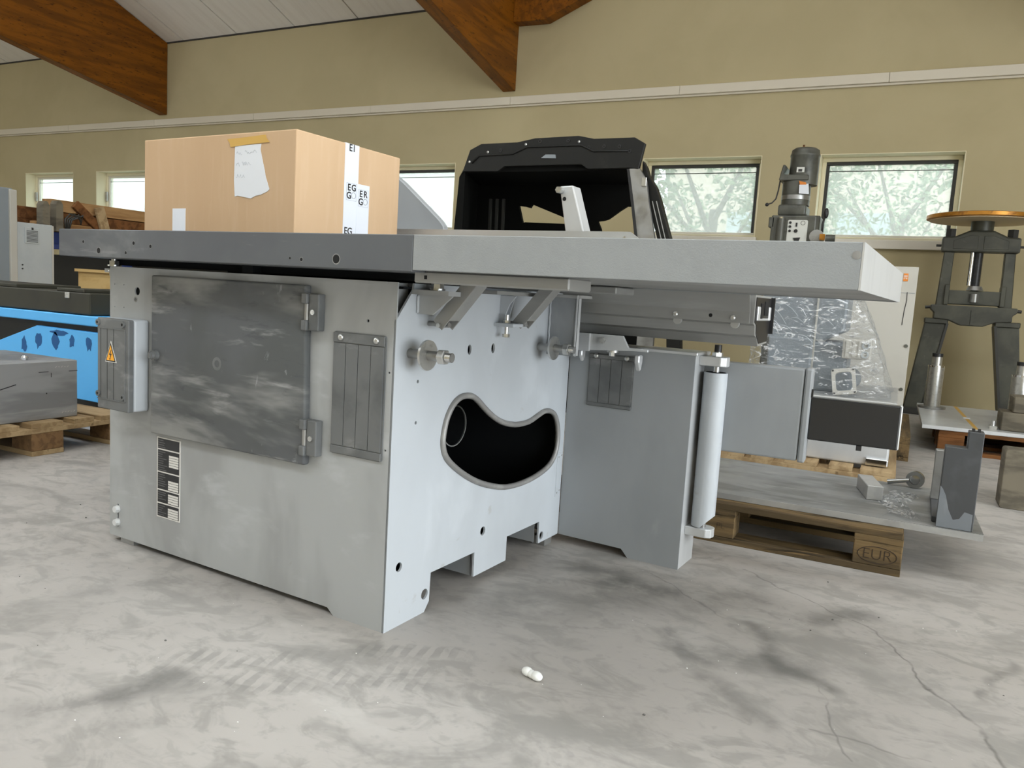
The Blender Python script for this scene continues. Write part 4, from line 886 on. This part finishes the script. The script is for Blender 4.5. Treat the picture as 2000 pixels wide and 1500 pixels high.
for x, z in ((-1.571, 1.663), (-1.439, 1.721), (-1.172, 1.761), (-.815, 1.766)):
    MB().lathe([(.008, 0), (.008, .003), (.004, .006)], n=12).xf(Matrix.Translation((x, YC, z)) @ Matrix.Rotation(PI/2, 4, 'X')).build('bolt', 'zinc', vis)
for x, z in ((-1.347, 1.729), (-1.075, 1.777), (-.886, 1.774), (-.75, 1.731), (-.652, 1.734), (-.556, 1.731), (-.491, 1.703)):
    MB().ring((x, YC-.003, z), (x, YC, z), .011, .006, 14).build('grommet', 'black_plastic', vis)
MB().prism([(-1.061, 1.675), (-.960, 1.672), (-.965, 1.694), (-1.031, 1.696)], 'y', YC-.003, YC).build('torn_label', 'cabinet_dark', vis)
MB().hexa([(-1.62, YC+.03, 1.60), (-.43, YC+.03, 1.60), (-.66, YC+.74, 1.62), (-1.98, YC+.74, 1.62), (-1.56, YC+.03, 1.735), (-.41, YC+.03, 1.74), (-.68, YC+.74, 1.72), (-1.96, YC+.74, 1.72)]).build('roof', 'cab_shade_black', cab)
MB().hexa([(-1.74, YC+.0, 0), (-1.60, YC+.0, 0), (-1.90, YC+.72, 0), (-2.0, YC+.72, 0), (-1.642, YC+.0, 1.57), (-1.60, YC+.0, 1.60), (-1.90, YC+.72, 1.65), (-1.96, YC+.72, 1.65)]).build('side_panel', 'cab_shade_black', cab)
for k in range(3): MB().beam((-1.53+.05*k, YC+.25, 1.2), (-1.535+.05*k, YC+.25, 1.46), .015, .02, (0, 1, 0)).build('hanging_strap', 'black_paint', cab)
MB().prism([(-2.02, 0), (-.40, 0), (-.66, 1.70), (-1.98, 1.70)], 'y', YC+.70, YC+.73, holes=[
    [(-1.545, 1.471), (-1.507, 1.346), (-1.487, 1.354), (-1.10, 1.345), (-1.10, 1.36), (-1.219, 1.404), (-1.438, 1.482), (-1.453, 1.456), (-1.499, 1.467)],
    [(-.721, 1.470), (-.77, 1.439), (-.848, 1.383), (-.885, 1.372), (-.925, 1.368), (-.899, 1.316), (-.86, 1.16), (-.61, 1.16), (-.678, 1.471)]]).build('rear_sheet', 'cab_shade_black', cab)
MB().prism([(-.486, 1.602), (-.423, 1.602), (-.378, 1.534), (-.352, 1.40), (-.300, 1.197), (-.26, 1.0), (-.26, 0), (-.36, 0), (-.36, 1.0), (-.403, 1.197), (-.441, 1.393)], 'y', YC+.004, YC+.03).build('front_pillar', 'raw_steel', cab)
MB().prism([(-.500, 1.60), (-.486, 1.60), (-.441, 1.393), (-.403, 1.197), (-.36, 1.0), (-.378, 1.0), (-.421, 1.197), (-.458, 1.393)], 'y', YC+.0, YC+.036).build('seal_strip', 'black_plastic', cab)
rl = MB().prism([(-.425, 1.657), (-.400, 1.62), (-.381, 1.569), (-.330, 1.50), (-.298, 1.423), (-.219, 1.201), (-.15, 1.0), (-.05, 0), (-.14, 0), (-.23, 1.0), (-.298, 1.20), (-.365, 1.39), (-.395, 1.48), (-.420, 1.56)], 'y', YC+.05, YC+.11).build('door_rail', 'black_paint', cab, bevel=.004)
for d in (.025, .05): MB().beam((-.298+d, YC+.047, 1.20), (-.370+d, YC+.047, 1.42), .004, .006, (0, 1, 0)).build('rail_highlight_edge', 'aluminium', rl)  # pale strips put on as highlights along the black rail
MB().box(-.405, -.375, YC-.004, YC+.004, 1.50, 1.55).build('catch', 'zinc', cab, bevel=.002)
MB().box(-.50, -.47, YC+.66, YC+.70, 1.455, 1.485).build('catch', 'zinc', cab)

# ------------------------------------------------------------------ film-wrapped gear motor on the back pallet
gm = tag(empty('gear_motor', (0, 0, .1445)), 'film-wrapped silver gear motor on a pale pallet', 'gear motor')
MB().box(.36, 1.05, 2.40, 3.25, .0, .285).build('base_box', 'aluminium_bright', gm, bevel=.012, seg=3, smooth=True)
MB().prism(rrect(.40, .955, .13, .27, .035, 5), 'y', 2.394, 2.40).build('inset_panel', 'aluminium_bright', gm, bevel=.002)
for x in (.76, .93): MB().cyl((x, 2.390, .145), (x, 2.394, .145), .005, n=10).build('panel_screw', 'frame_dark', gm)
MB().box(.35, 1.06, 2.39, 3.26, .285, .300).build('top_plate', 'aluminium', gm, bevel=.003)
MB().box(.955, 1.05, 2.385, 2.40, .004, .04).build('clamp', 'chrome', gm, bevel=.006, seg=2)
sq = empty('square_flange_holder', (.825, 2.50, .370), 0, gm)
fl = MB().prism(rrect(-.052, .052, -.062, .062, .012, 3), 'y', -.008, .008, holes=[rrect(-.036, .036, -.044, .044, .016, 4)]).build('square_flange', 'white_sheet', gm, loc=(.825, 2.47, .370), rot=(math.radians(-12), math.radians(-10), 0))
bpy.data.objects.remove(sq)
for x, z in ((-.044, -.054), (.044, -.054), (-.044, .054), (.044, .054)):
    MB().cyl((x, -.0095, z), (x, -.008, z), .005, n=10).build('flange_hole', 'frame_dark', fl)
MB().cyl((.825, 2.52, .37), (.835, 2.72, .37), .055, n=24).build('outlet_throat', 'cabinet_dark', gm, smooth=True)
MB().box(.45, .66, 2.60, 3.05, .300, .555).build('motor_foot', 'cabinet_dark', gm, bevel=.01, seg=2)
MB().prism([(.40, .545), (.70, .545), (.80, .60), (.80, .80), (.74, .83), (.40, .83)], 'y', 2.62, 3.0).build('motor_housing', 'cabinet_dark', gm, bevel=.012, seg=2)
MB().box(.66, .668, 2.612, 2.62, .33, .83).build('housing_seam', 'white_sheet', gm)
MB().box(.60, .82, 2.62, 2.98, .300, .545).build('gear_case', 'cabinet_dark', gm, bevel=.015, seg=2)
gl = MB().box(.80, .925, 2.52, 2.66, .475, .570).build('terminal_box', 'white_sheet', gm, bevel=.004)
for z in (.500, .542): MB().ring((.900, 2.512, z), (.900, 2.52, z), .017, .010, 18).build('gland', 'cabinet_grey', gl)
for x in (.815, .845, .870): MB().box(x, x+.012, 2.514, 2.52, .485, .560).build('cooling_rib', 'white_sheet', gl)
# the film: a crumpled hull around everything above the base
fb_ = bmesh.new(); rnd = random.Random(9)
for p in ((.38, 2.46, .300), (1.03, 2.42, .302), (1.04, 3.1, .302), (.38, 3.1, .302), (.36, 2.56, .84), (.78, 2.56, .845), (.83, 2.57, .80), (.84, 3.02, .80), (.36, 3.05, .84), (.94, 2.48, .590), (.945, 2.70, .59), (.74, 2.44, .33), (.90, 2.44, .46)): fb_.verts.new(p)
bmesh.ops.convex_hull(fb_, input=fb_.verts[:])
bmesh.ops.triangulate(fb_, faces=fb_.faces[:])
bmesh.ops.subdivide_edges(fb_, edges=fb_.edges[:], cuts=9, use_grid_fill=True)
cen = Vector((.62, 2.75, .5))
for v in fb_.verts:
    q = v.co*Vector((9, 9, 14)); n = mnoise.noise(q)*.012+mnoise.noise(q*2.3)*.008
    d = (v.co-cen); 
    v.co += d.normalized()*(n-.004)
    if v.co.z < .303: v.co.z = .303
fm_ = MB(); fm_.b.free(); fm_.b = fb_
fm_.build('stretch_film', 'stretch_film', gm, smooth='all')
sk = MB()  # white strands put in as highlights along the film folds
for k in range(16):
    x = rnd.uniform(.42, .70); z = rnd.uniform(.56, .80); l = rnd.uniform(.05, .12); a = rnd.uniform(-1.0, -.2) if z < .74 else rnd.uniform(.2, .9)
    sk.tube([(x+l*t*math.cos(a), 2.575, z+l*t*math.sin(a)+.012*math.sin(t*3)) for t in (0, .3, .6, 1)], rnd.uniform(.0005, .0013), 5)
sk.tube([(.40, 2.55, .765), (.55, 2.55, .785), (.70, 2.55, .772), (.80, 2.55, .735)], .004, 6)
sk.build('film_fold_glint', 'film_glint_white', gm, smooth='all')

# tall white cabinet on the dark pallet
wc = tag(empty('white_cabinet', (0, 0, .1445)), 'tall plain white cabinet with an orange sticker near the top edge', 'cabinet')
MB().box(.42, 1.085, 3.56, 4.4, 0, .972).build('body', 'white_sheet', wc, bevel=.003)
MB().box(.42, 1.095, 3.552, 3.56, .0, .974).build('front_sheet', 'white_sheet', wc, bevel=.002)
MB().box(1.022, 1.046, 3.549, 3.552, .892, .936).build('sticker', 'sticker_orange', wc)
text('sticker_text', '28', .026, 'rating_white', wc, (1.034, 3.5485, .914), (0, 0, 1), (-1, 0, 0))
for z in (.522, .270): MB().cyl((1.076, 3.546, z), (1.076, 3.552, z), .010, n=12).build('cap', 'cast_grey', wc)
MB().tube([(1.050, 3.551, .83), (1.052, 3.551, .78), (1.045, 3.551, .72), (1.042, 3.551, .64)], .0022, 5).build('drip_mark', 'frame_dark', wc)
MB().box(.70, 1.09, 3.5505, 3.552, .824, .8265).build('sheet_joint', 'cabinet_dark', wc)

# ------------------------------------------------------------------ milling head
YM = 5.3
ml = tag(empty('milling_machine', (0, YM, 0)), 'grey cast milling machine head with round motor and white control panel', 'machine')
MB().box(-.25, .62, -.05, .75, 0, .16).build('base', 'cast_grey', ml, bevel=.01)
MB().prism([(-.02, .16), (.36, .16), (.34, 1.20), (.32, 1.60), (.02, 1.60)], 'y', .12, .6).build('column', 'cast_grey', ml, bevel=.02, seg=2)
hd = MB().box(-.005, .345, -.02, .30, 1.20, 1.600).build('gear_head', 'cast_grey', ml, bevel=.012, seg=2)
MB().box(-.025, .02, -.02, .1, 1.50, 1.585).build('side_lug', 'cast_grey', hd, bevel=.006)
MB().cyl((.075, -.03, 1.38), (.075, -.03, 1.57), .032, n=18).build('quill_tube', 'cast_grey', hd, smooth=True)
MB().cyl((.075, -.03, 1.57), (.075, -.03, 1.585), .02, n=14).build('quill_cap', 'chrome', hd)
MB().box(.30, .37, -.01, .2, 1.42, 1.60).build('side_block', 'cast_grey', hd, bevel=.006)
cp = MB().prism(rrect(.127, .282, 1.36, 1.562, .012, 3), 'y', -.026, -.02).build('control_panel', 'control_white', hd)
for x, z, r in ((.148, 1.54, .010), (.148, 1.508, .010), (.148, 1.474, .010), (.196, 1.474, .014)): MB().cyl((x, -.036, z), (x, -.026, z), r, n=14).build('knob', 'black_plastic', cp)
MB().box(.192, .203, -.034, -.026, 1.508, 1.540).build('toggle', 'black_plastic', cp)
MB().prism([(.18, 1.418), (.235, 1.422), (.225, 1.395), (.19, 1.395)], 'y', -.034, -.026).build('rocker', 'black_plastic', cp)
MB().ring((.245, -.0275, 1.538), (.245, -.026, 1.538), .018, .014, 16).build('maker_mark', 'cast_grey', cp)
MB().box(.035, .255, -.005, .28, 1.600, 1.690).build('neck_lower', 'cast_grey', ml, bevel=.018, seg=3, smooth=True)
MB().cyl((.150, .12, 1.690), (.150, .12, 1.885), .112, n=36).build('neck_drum', 'cast_grey', ml, smooth=True)
MB().cyl((.150, .12, 1.735), (.150, .12, 1.770), .1135, n=36).build('worn_band', 'raw_steel', ml, smooth=True)
MB().prism([(.02, 1.882), (.25, 1.882), (.25, 1.925), (.05, 1.93), (.07, 2.0), (.045, 2.01), (.03, 1.94)], 'y', .0, .24).build('motor_bracket', 'cast_grey', ml, bevel=.006)
mo = MB().lathe([(.113, 1.855), (.113, 2.08), (.117, 2.085), (.117, 2.10), (.113, 2.105), (.108, 2.135), (.085, 2.152), (.03, 2.160)], (.195, .12, 0), 40).build('motor', 'cast_grey', ml, smooth=True)
MB().cyl((.18, .08, 2.155), (.18, .08, 2.175), .008, n=10).build('motor_stud', 'pallet_wood_red', mo)
MB().box(.152, .212, .0, .008, 1.945, 1.985).build('motor_plate', 'control_white', mo)
MB().box(.165, .195, -.001, .0, 1.95, 1.97).build('motor_plate_print', 'frame_dark', mo)
MB().prism([(.185, 1.845), (.255, 1.852), (.265, 1.77), (.188, 1.775)], 'y', -.01, -.006).build('paper_tag', 'paper', ml)
MB().prism([(.18, 1.875), (.235, 1.862), (.24, 1.845), (.19, 1.845)], 'y', -.012, -.010).build('tag_tape', 'sticker_orange', ml)
MB().tube([(.03, .02, 1.88), (.025, .0, 1.80), (.015, -.02, 1.73), (-.01, -.04, 1.695), (-.045, -.05, 1.68)], .006, 8).build('lever', 'frame_dark', ml, smooth='all')
MB().sphere((-.046, -.05, 1.68), .015, 14).build('lever_ball', 'black_plastic', ml, smooth='all')
MB().tube([(.395, -.03, 1.46), (.395, -.04, 1.53), (.405, -.04, 1.58)], .008, 8).build('feed_lever', 'frame_dark', ml, smooth='all')
MB().sphere((.415, -.04, 1.615), .020, 14, (.9, .9, 2.1)).build('feed_grip', 'black_plastic', ml, smooth='all')
MB().cyl((.36, -.06, 1.43), (.36, .05, 1.43), .055, n=24).build('hand_wheel', 'raw_steel', ml, smooth=True)
MB().cyl((.43, -.07, 1.415), (.50, -.07, 1.415), .03, n=18).build('feed_dial', 'cast_grey', ml, smooth=True)
MB().box(.385, .425, -.075, -.06, 1.40, 1.45).build('rust_mark', 'disc_rust', ml)
MB().cyl((.1, .02, 1.0), (.1, .02, 1.2), .05, n=20).build('spindle', 'raw_steel', ml, smooth=True)

# ------------------------------------------------------------------ screw press with round top disc
YP = 6.2; xc = 1.563
pr = tag(empty('screw_press', (xc, YP, 0)), 'old dark green cast screw press with a round disc on top', 'press')
MB().lathe([(.40, 1.668), (.425, 1.676), (.425, 1.704), (.415, 1.708)], n=56).build('disc', 'disc_rust', pr, smooth=True)
MB().cyl((0, 0, 1.664), (0, 0, 1.669), .40, n=56).build('disc_underside', 'disc_under', pr, smooth=True)
MB().cyl((0, 0, 1.585), (0, 0, 1.665), .085, n=28).cyl((0, 0, 1.565), (0, 0, 1.59), .065, n=24).build('hub', 'press_green', pr, smooth=True)
MB().prism([(-.285, 1.405), (.285, 1.405), (.285, 1.53), (.19, 1.535), (.09, 1.585), (-.09, 1.585), (-.19, 1.535), (-.285, 1.53)], 'y', -.07, .07).build('top_beam', 'press_green', pr, bevel=.014, seg=2)
MB().prism([(-.20, 1.43), (-.02, 1.43), (-.02, 1.54), (-.08, 1.545), (-.20, 1.50)], 'y', -.074, -.07).build('beam_rib', 'press_green', pr, bevel=.004)
MB().prism([(.02, 1.43), (.20, 1.43), (.20, 1.50), (.08, 1.545), (.02, 1.54)], 'y', -.074, -.07).build('beam_rib', 'press_green', pr, bevel=.004)
for sx in (-1, 1):
    MB().hexa([(sx*.235-.045, -.05, .93), (sx*.235+.045, -.05, .93), (sx*.235+.045, .05, .93), (sx*.235-.045, .05, .93), (sx*.222-.038, -.05, 1.405), (sx*.222+.038, -.05, 1.405), (sx*.222+.038, .05, 1.405), (sx*.222-.038, .05, 1.405)]).build('column', 'press_green', pr, bevel=.006)
    MB().hexn((sx*.225, 0, 1.53), (sx*.225, 0, 1.60), .042).cyl((sx*.225, 0, 1.525), (sx*.225, 0, 1.535), .05, n=20).build('column_nut', 'frame_dark', pr)
    MB().cyl((sx*.285, 0, 1.46), (sx*.325, 0, 1.46), .010, n=10).build('side_stud', 'frame_dark', pr)
    MB().prism([(sx*.165, .80), (sx*.345, .80), (sx*.44, .0), (sx*.30, .0), (sx*.27, .1)] if sx > 0 else [(-.165, .80), (-.27, .1), (-.30, .0), (-.44, .0), (-.345, .80)], 'y', -.10, .10).build('leg', 'press_green', pr, bevel=.008, seg=2)
    MB().prism([(sx*.165, .80), (sx*.185, .80), (sx*.305, .0), (sx*.285, .0)] if sx > 0 else [(-.165, .80), (-.285, 0), (-.305, 0), (-.185, .80)], 'y', -.115, -.10).build('leg_rib', 'frame_dark', pr)
    MB().box(sx*.26-.09, sx*.26+.09, -.115, .115, .795, .84).build('leg_cap', 'press_green', pr, bevel=.006)
    MB().cyl((sx*.30, -.02, .935), (sx*.355, -.02, .93), .014, n=10).build('clamp_screw', 'frame_dark', pr)
MB().prism([(-.315, .955), (-.315, .915), (-.285, .89), (-.285, .84), (-.17, .83), (-.08, .79), (.08, .79), (.17, .83), (.285, .84), (.285, .89), (.315, .915), (.315, .955)], 'y', -.13, .13).build('table', 'press_green', pr, bevel=.008, seg=2)
MB().box(-.012, .012, -.138, -.13, .80, .92).build('table_rib', 'press_green', pr)
MB().cyl((0, -.0, 1.0), (0, 0, 1.58), .030, n=20).build('screw', 'frame_dark', pr, smooth=True)
sw = MB()
for k in range(26): sw.cyl((0, 0, 1.13+k*.0105), (0, 0, 1.136+k*.0105), .035, n=18)
sw.build('screw_thread', 'black_plastic', pr)
MB().cyl((-.048, -.02, 1.13), (-.048, -.02, 1.42), .018, n=16).build('guide_rod', 'chrome', pr, smooth=True)
MB().box(-.20, .20, -.06, .06, .965, 1.085).build('ram', 'press_green', pr, bevel=.008, seg=2)
for sx in (-1, 1): MB().box(sx*.205-.018, sx*.205+.018, -.075, .075, .96, 1.13).build('ram_guide', 'press_green', pr, bevel=.004)
MB().cyl((0, -.02, 1.09), (0, -.02, 1.125), .065, .05, n=20).build('ram_collar', 'raw_steel', pr, smooth=True)
MB().cyl((0, -.07, .99), (0, -.07, 1.06), .032, n=16).build('ram_boss', 'raw_steel', pr, smooth=True)
MB().box(-.45, .45, -.12, .12, 0, .055).build('foot_bar', 'frame_dark', pr, bevel=.006)
db = tag(empty('motor_unit', (1.06, 6.35, 0)), 'small dark motor unit on the floor beside the screw press', 'motor')
MB().box(-.13, .05, -.15, .2, 0, .32).build('casing', 'black_paint', db, bevel=.01)
MB().prism([(-.08, .32), (.05, .32), (.06, .62), (-.02, .64), (-.06, .5)], 'y', -.05, .1).build('stand', 'frame_dark', db, bevel=.006)

# ------------------------------------------------------------------ plate with cylinders, blocks at the right edge
fp = tag(empty('base_plate', (0, 0, .1445)), 'pale aluminium plate with yellow tape line on the reddish pallet', 'plate')
MB().prism([(1.222, 4.03), (2.45, 4.13), (2.45, 5.41), (1.214, 5.41)], 'z', 0, .024).build('plate', 'aluminium_bright', fp, bevel=.002)
MB().prism([(1.512, 4.06), (1.536, 4.06), (1.490, 5.40), (1.466, 5.40)], 'z', .024, .0246).build('tape_line', 'masking_tape', fp)
MB().box(1.485, 1.525, 4.60, 4.66, .0246, .030).build('tape_lump', 'paper', fp)
def cylinder(x, y, label, k=1.0):
    r = tag(empty('steel_cylinder', (x, y, .169)), label, 'cylinder', 'steel cylinders standing on the plate')
    MB().cyl((0, 0, 0), (0, 0, .016), .092*k, n=32).build('flange', 'raw_steel', r, smooth=True)
    MB().cyl((0, 0, .016), (0, 0, .32), .055*k, n=32).build('barrel', 'zinc', r, smooth=True)
    MB().ring((0, 0, .31), (0, 0, .322), .0565*k, .033*k, 32).build('barrel_lip', 'chrome', r, smooth=True)
    MB().cyl((0, 0, .32), (0, 0, .385), .034*k, n=28).build('piston', 'zinc', r, smooth=True)
    MB().cyl((0, 0, .385), (0, 0, .41), .036*k, n=28).build('cap', 'black_plastic', r, smooth=True)
cylinder(1.306, 5.10, 'steel cylinder with black cap at the corner of the pale plate beside the press leg')
cylinder(1.80, 4.72, 'steel cylinder with black cap behind the wooden blocks at the picture edge', 1.05)
o = MB().box(1.655, 2.05, 4.16, 4.40, 0, .115).build('wooden_block', 'worn_stone', loc=(0, 0, .169), bevel=.006); tag(o, 'lower worn wooden block on the pale plate', 'block')
o = MB().box(1.71, 2.05, 4.17, 4.39, 0, .10).build('wooden_block', 'worn_stone', loc=(0, 0, .2845), bevel=.006); tag(o, 'upper worn wooden block stacked at the picture edge', 'block')
MB_ = MB().box(1.60, 1.64, 4.18, 4.24, 0, .02).cyl((1.62, 4.21, .02), (1.62, 4.21, .05), .012, n=12)
o = MB_.build('toggle_clamp', 'zinc', loc=(0, 0, .169)); tag(o, 'small bright clamp on the plate by the wooden blocks', 'clamp')
o = MB().prism(rrect(1.517, 1.95, 0, .268, .012, 3), 'y', 2.60, 2.74).build('cast_block', 'worn_stone', bevel=.004); tag(o, 'rounded dark brown-grey block on the floor at the picture edge', 'block')

# ------------------------------------------------------------------ bits on the floor
fo = MB().sphere((-.014, 0, .010), .013, 14, (1.1, .9, .75)).sphere((.012, .003, .010), .014, 14, (1.15, .85, .7)).sphere((0, .001, .0095), .0125, 14, (1.2, .8, .7)).build('foam_chip', 'foam_white', loc=(.396, -.003, 0), rot=(0, 0, -.4), smooth='all')
tag(fo, 'white foam packing chip on the concrete floor', 'foam chip')
gr = MB(); rnd = random.Random(21)
for i in range(110):
    x = rnd.uniform(-1.6, 1.7); y = rnd.uniform(-.8, 2.4)
    if (-1.2 < x < .5 and -.05 < y < 1.15) or y > 1.15: continue
    r = rnd.uniform(.0009, .0028); gr.sphere((x, y, r*.5), r, 6, (1.3, 1, .7))
o = gr.build('grit', 'pebble_grey'); tag(o, 'dark grit scattered over the concrete floor', 'grit', kind='stuff')
gw = MB()
for i in range(70):
    x = rnd.uniform(-.6, 1.6); y = rnd.uniform(-.8, 1.0)
    if -1.2 < x < .3 and 0 < y < 1.0: continue
    r = rnd.uniform(.0005, .0014); gw.sphere((x, y, r*.4), r, 6, (1.5, 1, .6))
o = gw.build('white_crumbs', 'foam_white'); tag(o, 'tiny white crumbs scattered over the concrete floor', 'crumbs', kind='stuff')
